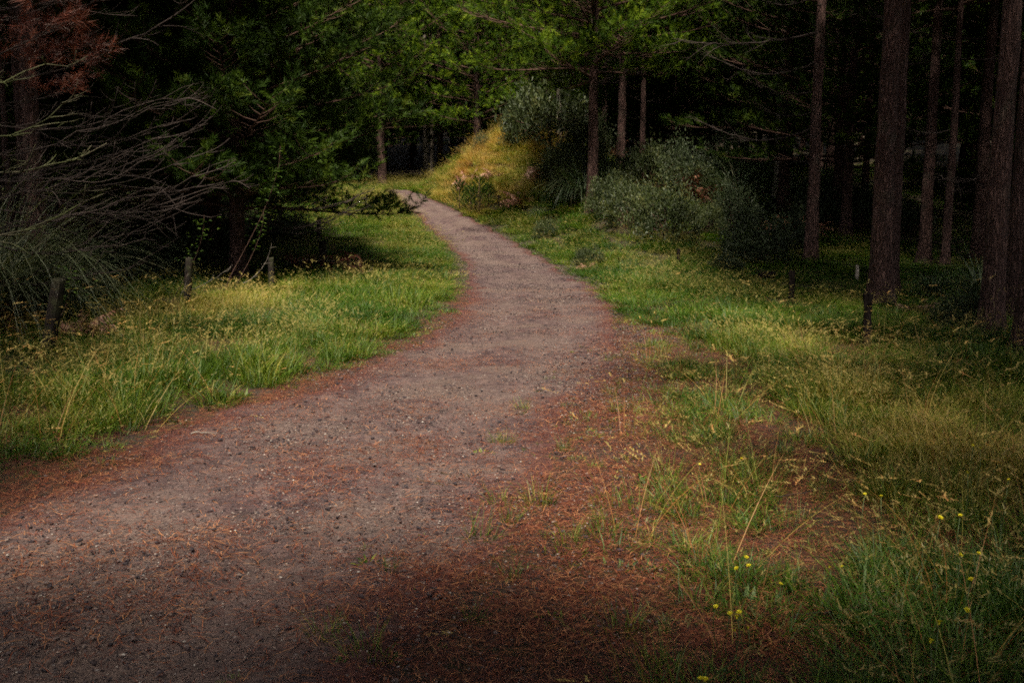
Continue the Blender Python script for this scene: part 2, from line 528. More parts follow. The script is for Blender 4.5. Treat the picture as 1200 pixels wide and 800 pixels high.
PZ = path_z(PX, PY)
e = np.minimum(uu, 1 - uu)
PZ -= .07 * (1 - sstep(0, .05, e))
ev = 1 - sstep(.0, .24, e)
ev = np.maximum(ev, (.55 * (1 - sstep(.02, .42, 1 - uu)) * (PY < 12)))
idx = np.arange(PX.size).reshape(PX.shape)
q = np.stack([idx[:-1, :-1], idx[:-1, 1:], idx[1:, 1:], idx[1:, :-1]], -1).reshape(-1, 4)
mb = MB(); mb.add(np.stack([PX, PY, PZ], -1), np.concatenate([q[:, [0, 1, 2]], q[:, [0, 2, 3]]]), ev.ravel())
pm = mb.mesh('path', M_path)
wr = np.exp(-((uu - .3) / .1) ** 2) + np.exp(-((uu - .72) / .1) ** 2)
pa = pm.attributes.new('wear', 'FLOAT', 'POINT'); pa.data.foreach_set('value', wr.ravel().astype(np.float32))
tag(obj('path', pm), 'winding unpaved gravel path strewn with red pine needles', kind='structure')


# ------------------------------------------------------------------ scatter through geometry nodes (stuff only)
def scatter(name, protos, P, idx, rot, scl, dry, label):
    pc = bpy.data.collections.new(name + '_kinds')
    for i, me in enumerate(protos):
        o = bpy.data.objects.new(f'{name}_kind_{i:02d}', me); pc.objects.link(o)
    me = bpy.data.meshes.new(name)
    me.vertices.add(len(P)); me.vertices.foreach_set('co', np.asarray(P, np.float32).ravel())
    a = me.attributes.new('idx', 'INT', 'POINT'); a.data.foreach_set('value', np.asarray(idx, np.int32))
    a = me.attributes.new('rot', 'FLOAT_VECTOR', 'POINT'); a.data.foreach_set('vector', np.asarray(rot, np.float32).ravel())
    a = me.attributes.new('scl', 'FLOAT_VECTOR', 'POINT'); a.data.foreach_set('vector', np.asarray(scl, np.float32).ravel())
    a = me.attributes.new('dry', 'FLOAT', 'POINT'); a.data.foreach_set('value', np.asarray(dry, np.float32))
    ob = obj(name, me)
    g = bpy.data.node_groups.new(name, 'GeometryNodeTree')
    g.interface.new_socket('Geometry', in_out='INPUT', socket_type='NodeSocketGeometry')
    g.interface.new_socket('Geometry', in_out='OUTPUT', socket_type='NodeSocketGeometry')
    nn = g.nodes; gi = nn.new('NodeGroupInput'); go = nn.new('NodeGroupOutput')
    ci = nn.new('GeometryNodeCollectionInfo'); ci.inputs[0].default_value = pc; ci.inputs[1].default_value = True; ci.inputs[2].default_value = True
    ip = nn.new('GeometryNodeInstanceOnPoints'); ip.inputs['Pick Instance'].default_value = True

    def na(nm, t):
        n = nn.new('GeometryNodeInputNamedAttribute'); n.data_type = t; n.inputs[0].default_value = nm; return n.outputs[0]
    er = nn.new('FunctionNodeEulerToRotation')
    g.links.new(na('rot', 'FLOAT_VECTOR'), er.inputs[0])
    mp = nn.new('GeometryNodeMeshToPoints')
    g.links.new(gi.outputs[0], mp.inputs[0]); g.links.new(mp.outputs[0], ip.inputs['Points'])
    g.links.new(ci.outputs[0], ip.inputs['Instance']); g.links.new(na('idx', 'INT'), ip.inputs['Instance Index'])
    g.links.new(er.outputs[0], ip.inputs['Rotation']); g.links.new(na('scl', 'FLOAT_VECTOR'), ip.inputs['Scale'])
    g.links.new(ip.outputs[0], go.inputs[0])
    ob.modifiers.new('scatter', 'NODES').node_group = g
    tag(ob, label, kind='stuff')
    return ob


def in_view(x, y, margin=2.5):
    return (np.abs(x) < (600 / FPX) * y * 1.05 + margin) & (y > 2.2)


def ring_blades(mb, n, r, rng, L, W, bend, up):
    a = rng.random(n) * 6.283; rr = r * np.sqrt(rng.random(n))
    B = np.stack([rr * np.cos(a), rr * np.sin(a), np.full(n, -.02)], 1)
    a2 = a + rng.normal(0, .9, n)
    blades(mb, B, np.stack([np.cos(a2), np.sin(a2)], 1), L * rng.uniform(.5, 1.15, n), W * rng.uniform(.7, 1.3, n), rng, bend, 4, None, rng.uniform(up[0], up[1], n))


GP = []


def merge(dst, src, dx, dy, rz, sc, vo):
    V = np.concatenate(src.V); c, s_ = math.cos(rz), math.sin(rz)
    V2 = np.stack([(V[:, 0] * c - V[:, 1] * s_) * sc + dx, (V[:, 0] * s_ + V[:, 1] * c) * sc + dy, V[:, 2] * sc], 1)
    dst.add(V2, np.concatenate(src.T), np.clip(np.concatenate(src.A) * .55 + vo * .45, 0, 1))


def lush(r):
    m = MB(); ring_blades(m, 48, .13, r, .36, .0058, 1.05, (1.0, 1.5)); ring_blades(m, 16, .15, r, .2, .006, 1.3, (.6, 1.2)); return m, 0


def seedy(r):
    m = MB(); ring_blades(m, 34, .13, r, .30, .005, 1.15, (.9, 1.5))
    n = 10
    a = r.random(n) * 6.283; rr = .12 * np.sqrt(r.random(n)); B = np.stack([rr * np.cos(a), rr * np.sin(a), np.full(n, -.02)], 1)
    tip = blades(m, B, np.stack([np.cos(a), np.sin(a)], 1), r.uniform(.3, .5, n), .0026, r, .6, 4, r.uniform(.6, 1, n), r.uniform(1.15, 1.5, n))
    hd = MB(); K = 6
    for k in range(n):
        d = np.array([math.cos(a[k]) * .6, math.sin(a[k]) * .6, .45])
        bb = tip[k] - d * .02 + d[None] * (np.arange(K) / K * .085)[:, None]
        dd = r.normal(0, 1, (K, 2)) + d[:2] * 1.5; dd /= np.linalg.norm(dd, axis=1)[:, None]
        blades(hd, bb, dd, r.uniform(.016, .032, K), .006, r, .9, 2, None, .7)
    return m, hd


def finish(m, hd, name):
    if not hd: return m.mesh(name, M_grass)
    nb = sum(len(t) for t in m.T); m.add(np.concatenate(hd.V), np.concatenate(hd.T), np.concatenate(hd.A))
    me = m.mesh(name, M_grass); me.materials.append(M_seed)
    mi = np.zeros(len(me.polygons), np.int32); mi[nb:] = 1; me.polygons.foreach_set('material_index', mi)
    return me


for i in range(4): GP.append(finish(*lush(np.random.default_rng(100 + i)), 'lush_grass'))           # 0-3
for i in range(3): GP.append(finish(*seedy(np.random.default_rng(120 + i)), 'seed_grass'))          # 4-6
for i in range(2):                                                    # 7-8 short turf
    r = np.random.default_rng(140 + i); m = MB()
    ring_blades(m, 60, .12, r, .10, .0055, 1.2, (.6, 1.4)); GP.append(m.mesh('short_grass', M_grass))
for i in range(2):                                                    # 9-10 collapsed dry grass
    r = np.random.default_rng(150 + i); m = MB()
    ring_blades(m, 60, .16, r, .36, .0045, 1.7, (.35, 1.1)); GP.append(m.mesh('collapsed_grass', M_grass))
for i in range(2):                                                    # 11-12 low broad weeds (clover, plantain)
    r = np.random.default_rng(160 + i); m = MB()
    ring_blades(m, 34, .10, r, .085, .022, 1.0, (.3, 1.2)); GP.append(m.mesh('low_weed', M_grass))

def patch(seed, fseed):                                             # a sod of seven tufts, about half a metre across
    r = np.random.default_rng(seed); m, hd = MB(), MB()
    for q_ in range(8):
        a, d = q_ * 2.4 + r.normal(0, .3), .28 * math.sqrt((q_ + .5) / 8)
        t, h_ = seedy(r) if r.random() < fseed else lush(r)
        sc, rz, vo = r.uniform(.75, 1.25), r.random() * 6.28, r.random()
        merge(m, t, d * math.cos(a), d * math.sin(a), rz, sc, vo)
        if h_: merge(hd, h_, d * math.cos(a), d * math.sin(a), rz, sc, vo)
    return finish(m, hd if hd.n else 0, 'grass_sod')


for i in range(4): GP.append(patch(170 + i, .15))                    # 13-16 mostly leafy sods
for i in range(4): GP.append(patch(180 + i, .75))                    # 17-20 mostly seeding sods
_r = np.random.default_rng(190); _m = MB(); _n = 9                     # 21 tall wispy dead stalks
_a = _r.random(_n) * 6.283; _B = np.stack([.1 * np.cos(_a), .1 * np.sin(_a), np.full(_n, -.02)], 1)
_t = blades(_m, _B, np.stack([np.cos(_a), np.sin(_a)], 1), _r.uniform(.4, .75, _n), .003, _r, .7, 6, None, _r.uniform(.9, 1.5, _n))
_h = MB()
for _k in range(_n):
    _d = np.array([math.cos(_a[_k]), math.sin(_a[_k]), .1])
    _bb = _t[_k] - _d * .03 + _d[None] * (np.arange(9) / 9 * .09)[:, None]; _dd = _r.normal(0, 1, (9, 2)) + _d[:2]; _dd /= np.linalg.norm(_dd, axis=1)[:, None]
    blades(_h, _bb, _dd, _r.uniform(.012, .03, 9), .005, _r, .9, 2, None, .4)
GP.append(finish(_m, _h, 'dead_stalk'))
r = np.random.default_rng(7)
PT = {k: [] for k in 'pirsd'}


def push(P, i, s, dry, tilt=.12, hs=None):
    n = len(P)
    PT['p'].append(P); PT['i'].append(np.asarray(i)); PT['d'].append(np.clip(dry, -.1, 1.05))
    PT['r'].append(np.stack([r.normal(0, 1, n) * tilt, r.normal(0, 1, n) * tilt, r.random(n) * 6.283], 1))
    s = np.broadcast_to(s, (n,)); hs = s if hs is None else hs
    PT['s'].append(np.stack([s, s, hs], 1))


def cand(n, y0, y1, x0, x1):
    x = r.uniform(x0, x1, n); y = r.uniform(y0, y1, n)
    k = in_view(x, y); x, y = x[k], y[k]
    return x, y, edgeL(y) - x, x - edgeR(y)


def dry_field(x, y):
    d = .07 + .55 * (fbm(x * .55, y * .55, 61, 4) - .40)
    d = d + .48 * np.exp(-((x + 5.0) / 1.7) ** 2 - ((y - 15) / 2.2) ** 2)
    d = d + .46 * np.exp(-((x - 3.4) / 1.5) ** 2 - ((y - 6.2) / 2.2) ** 2)
    d = d + .14 * np.exp(-((x - 3.6) / 1.6) ** 2 - ((y - 11.5) / 2.5) ** 2)
    d = d + .60 * np.exp(-((x + 1.2) / 3.8) ** 2 - ((y - 42) / 6.) ** 2)
    d = d + .12 * np.exp(-((x - 1.0) / 2.5) ** 2 - ((y - 31) / 4) ** 2)
    return d


POSTS = {b: gnd(*b) for b in ((57, 412), (219, 354), (318, 339), (378, 314), (1016, 408), (927, 356), (1004, 328), (897, 337), (585, 243))}
for (y0, y1, x0, x1, dens, sc) in ((2.4, 7, -7, 7, 100, .85), (7, 14, -11, 11, 70, 1.0), (14, 26, -16, 17, 34, 1.3), (26, 40, -22, 24, 42, 1.5), (40, 62, -26, 26, 40, 1.55), (36, 48, -6, 5, 70, 1.2)):
    x, y, dl, dr = cand(int((y1 - y0) * (x1 - x0) * dens), y0, y1, x0, x1)
    nz = fbm(x * 1.6, y * 1.6, 71); nz2 = fbm(x * .7, y * .7, 72)
    near = 1 - sstep(11.5, 15, y)
    # tall grass probability
    pl = sstep(.18, .62, dl + (nz - .5) * .5)
    off = near * (1.55 - .9 * sstep(2.5, 8, y) * 0 ) + (1 - near) * .12
    bound = np.interp(y, [2, 3.3, 4, 5.2, 6.7, 9, 12.1, 14, 60], [.7, 1.0, 1.5, 1.95, 2.4, 2.65, 2.4, 2.05, -60])
    ptr = np.where(y < 14, sstep(-.12, .35, x - bound + (nz - .5) * .7), sstep(.05, .4, dr + (nz - .5) * .5))
    strip = np.exp(-((x - np.interp(y, [3, 5, 8, 11], [.95, 1.25, 1.75, 1.9])) / .34) ** 2) * sstep(2.0, 3, y) * (1 - sstep(9, 12, y)) * sstep(.34, .56, nz)
    forest = 1 - .75 * sstep(9, 13, x) - .95 * sstep(4.5, 7, dl) * sstep(15, 18, y)
    forest = np.clip(forest, .04, 1)
    pt = np.maximum(pl * (dl > 0), ptr * (dr > 0)) * forest
    pt = np.maximum(pt, strip * .85)
    full = pt > .93
    k = (r.random(len(x)) < pt) & (~full | (r.random(len(x)) < 1 / 8.5))
    X1, Y1, fu = x[k], y[k], full[k]; n_ = k.sum()
    dry = dry_field(X1, Y1) + r.normal(0, .06, n_)
    hm = (.20 + .52 * nz2[k] + .5 * fbm(X1 * 3.1, Y1 * 3.1, 78, 2)) * (.55 + .45 * sstep(0, .9, np.maximum(edgeL(Y1) - X1, X1 - edgeR(Y1)))) * (1 - .35 * strip[k])
    hm = hm * np.where((X1 > 5) & (Y1 > 16), .65, 1.0)
    for (bx, by) in ((57, 412), (219, 354), (318, 339), (378, 314), (1016, 408), (927, 356), (1004, 328), (897, 337), (585, 243)):
        g_ = POSTS[(bx, by)]
        hm = hm * (1 - .7 * np.exp(-((X1 - g_.x) / .55) ** 2 - ((Y1 - g_.y + .5) / 1.0) ** 2))
    sd_ = sstep(.38, .68, fbm(X1 * .45, Y1 * .45, 75) + .5 * np.clip(dry - .2, 0, 1))
    rr = r.random(n_)
    one = np.where(rr < .72 - .5 * sd_, r.integers(0, 4, n_), np.where(rr < .92, r.integers(4, 7, n_), r.integers(9, 11, n_)))
    sod = np.where(rr < 1 - .8 * sd_, r.integers(13, 17, n_), r.integers(17, 21, n_))
    P = np.stack([X1, Y1, H(X1, Y1) - .01], 1)
    push(P, np.where(fu, sod, one), sc * r.uniform(.8, 1.2, n_), dry, np.where(fu, .05, .13), sc ** .35 * hm * r.uniform(.75, 1.25, n_))
    kw = r.random(n_) < np.where(fu, .22, .04)
    push(P[kw], r.integers(11, 13, kw.sum()), r.uniform(.9, 1.5, kw.sum()), r.uniform(0, .35, kw.sum()), .1)
    kw = (r.random(n_) < np.where(fu, .5, .10)) & (Y1 < 11)
    push(P[kw] + np.stack([r.normal(0, .15, kw.sum()), r.normal(0, .15, kw.sum()), np.zeros(kw.sum())], 1), np.full(kw.sum(), 21), r.uniform(.8, 1.3, kw.sum()), r.uniform(.45, .95, kw.sum()), .15)
    # short turf and weeds: left edge strip, right litter zone, under tall grass
    ps = np.exp(-((dl - .18) / .22) ** 2) * (y > 9) * (y < 30) * .95
    ps = np.maximum(ps, np.exp(-((dl - .15) / .2) ** 2) * .25)
    lz = sstep(0, .5, dr + .3) * (y < 15) * sstep(.46, .64, nz) * .55
    lz2 = sstep(-.2, .5, dr) * sstep(9.5, 12, y) * (y < 16) * sstep(.36, .55, nz) * .9
    edge_r = np.exp(-((dr - .1) / .2) ** 2) * (y > 15) * .8
    ps = np.maximum.reduce([ps, lz, lz2, edge_r])
    ps = ps * (r.random(len(x)) < .55)
    k = (r.random(len(x)) < ps) & (dl > -.12) & True | ((r.random(len(x)) < ps) & (dr > -.25))
    X1, Y1 = x[k], y[k]
    dry = .18 + .5 * (fbm(X1, Y1, 81) - .45) + r.normal(0, .05, k.sum())
    pick = np.where(r.random(k.sum()) < .72, r.integers(7, 9, k.sum()), r.integers(11, 13, k.sum()))
    push(np.stack([X1, Y1, H(X1, Y1)], 1), pick, sc * r.uniform(.45, 1.0, k.sum()), dry, .1)

# a few sprigs on the open needle litter
x, y, dl, dr = cand(9000, 2.6, 12, -1.5, 3.2)
k = (dr > -.7) & (r.random(len(x)) < .04 + .16 * sstep(-.4, .8, dr) * sstep(.4, .6, fbm(x * 2, y * 2, 92)))
push(np.stack([x[k], y[k], H(x[k], y[k])], 1), r.choice([7, 8, 11, 12, 0], k.sum()), r.uniform(.25, .6, k.sum()), r.uniform(.1, .4, k.sum()))
scatter('grass', GP, np.concatenate(PT['p']), np.concatenate(PT['i']), np.concatenate(PT['r']), np.concatenate(PT['s']), np.concatenate(PT['d']),
        'tall green and straw coloured meadow grass lining the path')
NGRASS = sum(len(p) for p in PT['p'])

# fallen pine needles
NP = []
M_fall = leaf_mat('fallen_needles', [(0, (.028, .010, .008)), (.4, (.09, .022, .012)), (.75, (.21, .054, .022)), (1, (.42, .19, .08))], .0, spec=.15)
for i in range(4):
    rg = np.random.default_rng(200 + i); m = MB(); n = 64
    c = rg.normal(0, .17, (n, 2)); a = rg.random(n) * 6.283 if i % 2 else rg.normal(0, .6, n)
    L = rg.uniform(.018, .052, n); w = rg.uniform(.0006, .0013, n)
    d = np.stack([np.cos(a), np.sin(a)], 1); s = np.stack([-d[:, 1], d[:, 0]], 1)
    z0 = rg.uniform(.001, .012, n); z1 = rg.uniform(.001, .012, n); bow = rg.normal(0, .008, n)[:, None] * s
    A_, B_, C_ = c - d * L[:, None], c + bow, c + d * L[:, None]
    V = np.stack([np.c_[A_ - s * w[:, None], z0], np.c_[A_ + s * w[:, None], z0], np.c_[B_ - s * w[:, None], (z0 + z1) / 2 + .004], np.c_[B_ + s * w[:, None], (z0 + z1) / 2 + .004], np.c_[C_, z1]], 1).reshape(-1, 3)
    T = (np.arange(n)[:, None, None] * 5 + np.array([[0, 1, 3], [0, 3, 2], [2, 3, 4]])[None]).reshape(-1, 3)
    m.add(V, T, np.repeat(rg.random(n), 5)); NP.append(m.mesh('fallen_needle', M_fall))
x, y, dl, dr = cand(150000, 2.4, 20, -6, 5)
nz = fbm(x * 1.7, y * 1.7, 301, 4)
p = .05 + .95 * sstep(-.9, .25, dr + (nz - .5) * 1.3) + .7 * np.exp(-((dl + .12) / .35) ** 2) * (dl < 1)
p = np.where(dr > 3, .3, p); p = np.where(dl > .5, .12, p)
p = np.maximum(p, .6 * sstep(.5, .68, nz))
p = p * np.interp(y, [2, 7, 12, 20], [1.0, .85, .5, .25])
k = r.random(len(x)) < p * .125
x, y = x[k], y[k]; n = len(x)
hz = surf_z(x, y)
scatter('fallen_pine_needles', NP, np.stack([x, y, hz], 1), r.integers(0, 4, n), np.stack([r.normal(0, .05, n), r.normal(0, .05, n), r.random(n) * 6.283], 1),
        np.repeat(r.uniform(.7, 1.3, n)[:, None], 3, 1), r.random(n), 'red brown pine needles littering the path and its verge')

# loose gravel
SP = []
import bmesh
bm = bmesh.new(); bmesh.ops.create_icosphere(bm, subdivisions=1, radius=1)
IV = np.array([v.co[:] for v in bm.verts]); IT = np.array([[v.index for v in f.verts] for f in bm.faces]); bm.free()
OT = np.array([[0, 1, 2], [0, 2, 3], [0, 3, 4], [0, 4, 1], [5, 2, 1], [5, 3, 2], [5, 4, 3], [5, 1, 4]]); OV = np.array([[0, 0, 1], [1, 0, 0], [0, 1, 0], [-1, 0, 0], [0, -1, 0], [0, 0, -1.]])
for i in range(6):                                                   # a handful of mixed stones, about 40 cm across
    rg = np.random.default_rng(230 + i); m = MB()
    for q_ in range(90):
        rad_ = .002 + .0045 * rg.random() ** 2.5 + (.007 if rg.random() < .02 else 0)
        big_ = rad_ > .006
        V = (IV if big_ else OV) * rg.uniform(.65, 1.2, (len(IV if big_ else OV), 1)) * np.array([rg.uniform(.9, 1.4), rg.uniform(.8, 1.1), .65]) * rad_
        a = rg.random() * 6.28; V = np.stack([V[:, 0] * math.cos(a) - V[:, 1] * math.sin(a), V[:, 0] * math.sin(a) + V[:, 1] * math.cos(a), V[:, 2] + rad_ * .3], 1)
        m.add(V + np.array([*rg.normal(0, .14, 2), 0]), IT if big_ else OT, rg.random())
    SP.append(m.mesh('stone', M_stone, False))
x, y, dl, dr = cand(60000, 2.3, 34, -6, 3.4)
nz = fbm(x * 1.1, y * 1.1, 311, 4)
u_ = (x - edgeL(y)) / (edgeR(y) - edgeL(y))
p = sstep(-.05, .3, -dl) * (1 - sstep(.1, 1.3, dr)) * (1 - .7 * np.exp(-((u_ - .3) / .1) ** 2) - .7 * np.exp(-((u_ - .72) / .1) ** 2)) * (.22 + .6 * sstep(.42, .62, nz)) * np.interp(y, [2, 8, 16, 34], [1, .75, .4, .2])
k = r.random(len(x)) < p * .42
x, y = x[k], y[k]; n = len(x)
s = r.uniform(.75, 1.35, n) * np.interp(y, [2, 8, 16, 34], [1, 1.2, 1.5, 2.0])
scatter('loose_gravel', SP, np.stack([x, y, surf_z(x, y)], 1), r.integers(0, 6, n), np.stack([r.normal(0, .02, n), r.normal(0, .02, n), r.random(n) * 6.283], 1),
        np.repeat(s[:, None], 3, 1), r.random(n), 'dark loose stones scattered over the path surface')

# ------------------------------------------------------------------ pines
def trunk_mesh(name, seed, mat, Ht=18., R=.25, bow=.07, flare=.45):
    rg = np.random.default_rng(seed); m = MB(); rows, sides = 90, 26
    zz = np.linspace(-.4, Ht, rows) ** 1.0
    zz = np.concatenate([np.linspace(-.4, 7, 64), np.linspace(7.3, Ht, 26)])
    f = np.clip(zz / Ht, 0, 1)
    rad = R * (1 - f * .86) * (1 + flare * np.exp(-np.maximum(zz, 0) / .45))
    cx = bow * (fbm(zz * .22, zz * 0, seed) - .5) * 2 * np.minimum(zz / 3, 1); cy2 = bow * (fbm(zz * .22, zz * 0 + 9, seed) - .5) * 2 * np.minimum(np.maximum(zz, 0) / 3, 1)
    a = np.linspace(0, 2 * math.pi, sides, endpoint=False)
    A2, Z2 = np.meshgrid(a, zz)
    # long vertical bark ridges
    rid = vnoise(A2 / 6.283 * sides * .5 + 3 * fbm(Z2 * .8, A2, seed + 2), Z2 * 1.7, seed + 3)
    but = 1 + .14 * np.cos(A2 * 4 + seed) * np.exp(-np.maximum(Z2, 0) / .35)
    Rr = rad[:, None] * but * (1 + .16 * (rid - .5))
    V = np.stack([cx[:, None] + Rr * np.cos(A2), cy2[:, None] + Rr * np.sin(A2), Z2], -1)
    i = np.arange(len(zz) - 1)[:, None] * sides; j = np.arange(sides)[None]; k = (j + 1) % sides
    q = np.stack([i + j, i + k, i + sides + k, i + sides + j], -1).reshape(-1, 4)
    m.add(V, np.concatenate([q[:, [0, 1, 2]], q[:, [0, 2, 3]]]), .5)
    return m.mesh(name, mat)


def bough(mbw, tp, ta, P0, az, L, rg, rise=.25, sag=.35, tip=.3, r0=.035, twigs=12, bare=.14, spread=1.0, ttw=3):
    """a live limb: wood into mbw, needle brush positions/axes into lists tp, ta"""
    s = np.linspace(0, 1, 9)
    d = np.array([math.cos(az), math.sin(az), 0]); sd = np.array([-d[1], d[0], 0])
    wob = rg.normal(0, .04, 2)
    pts = P0 + L * (s[:, None] * d + (wob[0] * np.sin(s * 3.1) * 1.0)[:, None] * sd)
    pts[:, 2] += L * (rise * s - sag * s ** 2 + tip * s ** 3)
    tube(mbw, pts, r0 * (1 - .85 * s), 5, .5, False)
    for k in range(twigs):
        f = bare + (1 - bare) * (k + rg.random()) / twigs
        i = min(int(f * 8), 7); b = pts[i] + (pts[i + 1] - pts[i]) * (f * 8 - i)
        fd = pts[i + 1] - pts[i]; fd /= np.linalg.norm(fd)
        side = (1 if k % 2 else -1)
        ang = rg.uniform(.6, 1.15)
        td = fd * math.cos(ang) + sd * side * math.sin(ang) + np.array([0, 0, rg.uniform(-.1, .3)])
        tl = L * rg.uniform(.16, .34) * (1.15 - .7 * f) * spread
        st = np.linspace(0, 1, 4)
        tpts = b + td * tl * st[:, None]; tpts[:, 2] += tl * .35 * st ** 2
        tube(mbw, tpts, r0 * .3 * (1 - .7 * st), 3, .5, False)
        for q_ in range(ttw):
            g = 1 - .13 * q_ - rg.random() * .12
            if g < .25: break
            pp = b + td * tl * g; pp[2] += tl * .35 * g ** 2
            ax = td * .7 + np.array([0, 0, .5]) + rg.normal(0, .55, 3) + (sd * rg.choice([-1, 1]) * .5 if q_ else 0)
            tp.append(pp); ta.append(ax)
    for q_ in range(3): tp.append(pts[-1] - d * .12 * q_); ta.append(d + np.array([0, 0, .5]) + rg.normal(0, .3, 3))


def crown(name, seed, z0, z1, Lmax, n, matN, K=48, w=.0065, twigs=12, clump=1, needle=.15, lowL=.75):
    rg = np.random.default_rng(seed); mw = MB(); tp, ta = [], []
    for i in range(n):
        f = (i + rg.random()) / n
        z = z0 + (z1 - z0) * f
        L = Lmax * (np.interp(f, [0, .2, .55, 1], [lowL, 1, .75, .14])) * rg.uniform(.7, 1.12)
        az = i * 2.399 + rg.normal(0, .35)
        bough(mw, tp, ta, np.array([0, 0, z]), az, L, rg, rise=rg.uniform(.1, .3) + .5 * f, sag=.42 * (1 - f), tip=.28, r0=.012 + .009 * L, twigs=int(twigs * (.5 + L / Lmax * .5)))
    tp, ta = np.array(tp), np.array(ta)
    if clump > 1:                                                     # fuller pads of brushes at the twig ends
        tp = np.concatenate([tp] + [tp + rg.normal(0, .13, tp.shape) for _ in range(clump - 1)]); ta = np.concatenate([ta] + [ta + rg.normal(0, .6, ta.shape) for _ in range(clump - 1)])
    mn = MB(); tufts(mn, tp, ta, rg, K, .3, needle, w)
    return mw.mesh(name + '_limbs', M_twigred), mn.mesh(name + '_needles', matN, False)


def dead_branch_mesh(seed, L, mat, r0=.02, sub=7, up=.25, sag=.1, fine=True, wig=.05):
    rg = np.random.default_rng(seed); m = MB()
    s = np.linspace(0, 1, 14)
    wy = np.cumsum(rg.normal(0, wig, 14)) * .25; wz = np.cumsum(rg.normal(0, wig, 14)) * .22
    pts = np.stack([L * s, L * (wy - wy[0]), L * (wz - wz[0] + up * s ** 2 - sag * np.sin(s * 3.1))], 1)
    tube(m, pts, r0 * (1 - .82 * s), 5, .5)
    for k in range(sub):
        f = .15 + .83 * (k + rg.random()) / sub; i = min(int(f * 13), 12); b = pts[i]
        a = rg.choice([-1, 1]) * rg.uniform(.4, 1.2); tl = L * rg.uniform(.12, .36) * (1.2 - f * .6)
        st = np.linspace(0, 1, 8)
        cu = rg.uniform(.1, .7)
        tp = b + tl * np.stack([st * math.cos(a), st * math.sin(a) * .9, cu * st ** 2 * rg.choice([1, 1, 1, -.6]) + .1 * np.sin(st * 5 + k) * .3], 1)
        tube(m, tp, r0 * .38 * (1 - .8 * st) + .0008, 4, .5)
        if fine:
            for q_ in range(4):
                g = rg.uniform(.25, .95); bb = b + (tp[min(int(g * 7), 6)] - b)
                a2 = a + rg.normal(0, .9); t2 = tl * rg.uniform(.2, .5)
                s2 = np.linspace(0, 1, 5)
                tube(m, bb + t2 * np.stack([s2 * math.cos(a2), s2 * math.sin(a2), rg.uniform(-.1, .7) * s2 ** 2], 1), r0 * .16 * (1 - .7 * s2) + .0006, 3, .5, False)
    return m.mesh('dead_branch', mat)


TR = [trunk_mesh('trunk', 1, M_bark), trunk_mesh('trunk', 2, M_bark, bow=.12), trunk_mesh('trunk', 3, M_bark, bow=.05)]
TRP = trunk_mesh('pale_trunk', 4, M_barkpale, R=.25)
CANOPY = [crown('canopy_a', 25, 7.0, 17.6, 4.6, 60, M_needle, 34, .02, 14), crown('canopy_b', 26, 7.5, 17.8, 4.4, 60, M_needle, 34, .02, 14)]  # crowns thickened with wide needles to block the sun
STAND = [crown('stand_a', 21, 7.5, 17.6, 3.4, 46, M_needle, 34, .011, 12), crown('stand_b', 22, 8.5, 17.8, 3.0, 42, M_needle, 34, .011, 12)]
EDGE = [crown('edge_a', 23, 1.9, 16.5, 4.2, 135, M_needle, 46, .0105, 20, lowL=.9), crown('edge_b', 24, 4.5, 16.5, 5.2, 100, M_needle_lit, 40, .0075, 24, 2, lowL=.85), crown('edge_c', 27, 3.2, 17.0, 5.6, 90, M_needle_lit, 34, .011, 20, 2, lowL=.9, needle=.18), crown('drape', 28, 1.9, 12.5, 4.0, 120, M_needle, 40, .008, 24, 2, lowL=.95)]
DEADB = [dead_branch_mesh(31, 2.6, M_twig, .022), dead_branch_mesh(32, 3.2, M_twig, .026, 9), dead_branch_mesh(33, 1.7, M_twig, .016, 6), dead_branch_mesh(34, 3.6, M_twig, .028, 10, .05, .02)]


def pine(x, y, rad, label, group=None, kind='stand', Ht=18., ndead=0, dz=(1.8, 7.5), rz=None, lean=(0, 0), pale=False, cs=None, name='pine_tree', dead_az=None, dscale=1.0):
    rz = random.random() * 6.28 if rz is None else rz
    t = empty(name, (x, y, h1(x, y)), rot=(lean[0], lean[1], rz))
    tag(t, label, 'pine tree', group)
    tm = TRP if pale else random.choice(TR)
    obj('trunk', tm, t, scl=(rad / .25, rad / .25, Ht / 18.))
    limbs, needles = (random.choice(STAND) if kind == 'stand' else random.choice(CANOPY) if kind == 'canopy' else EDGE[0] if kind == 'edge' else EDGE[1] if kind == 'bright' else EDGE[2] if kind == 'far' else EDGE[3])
    c = cs or (Ht / 18.)
    cr = obj('limbs', limbs, t, scl=(c, c, Ht / 18.))
    tag(obj('crown', needles, t, scl=(c, c, Ht / 18.)), kind='stuff')
    for i in range(ndead):
        z = dz[0] + (dz[1] - dz[0]) * (i + random.random()) / ndead
        az = (i * 2.399 + random.uniform(-.4, .4)) if dead_az is None else random.uniform(*dead_az) - rz
        s = random.uniform(.6, 1.05) * dscale
        obj('dead_branch', random.choice(DEADB), t, (math.cos(az) * rad * .7, math.sin(az) * rad * .7, z), (random.uniform(-.5, .5), random.uniform(-.2, .15), az), (s, s, s))
    return t


def pine_px(px, py, wpx, label, **kw):
    g = gnd(px, py)
    dist = g.y
    return pine(g.x, g.y, kw.pop('rad', wpx / FPX * dist * .5), label, **kw)


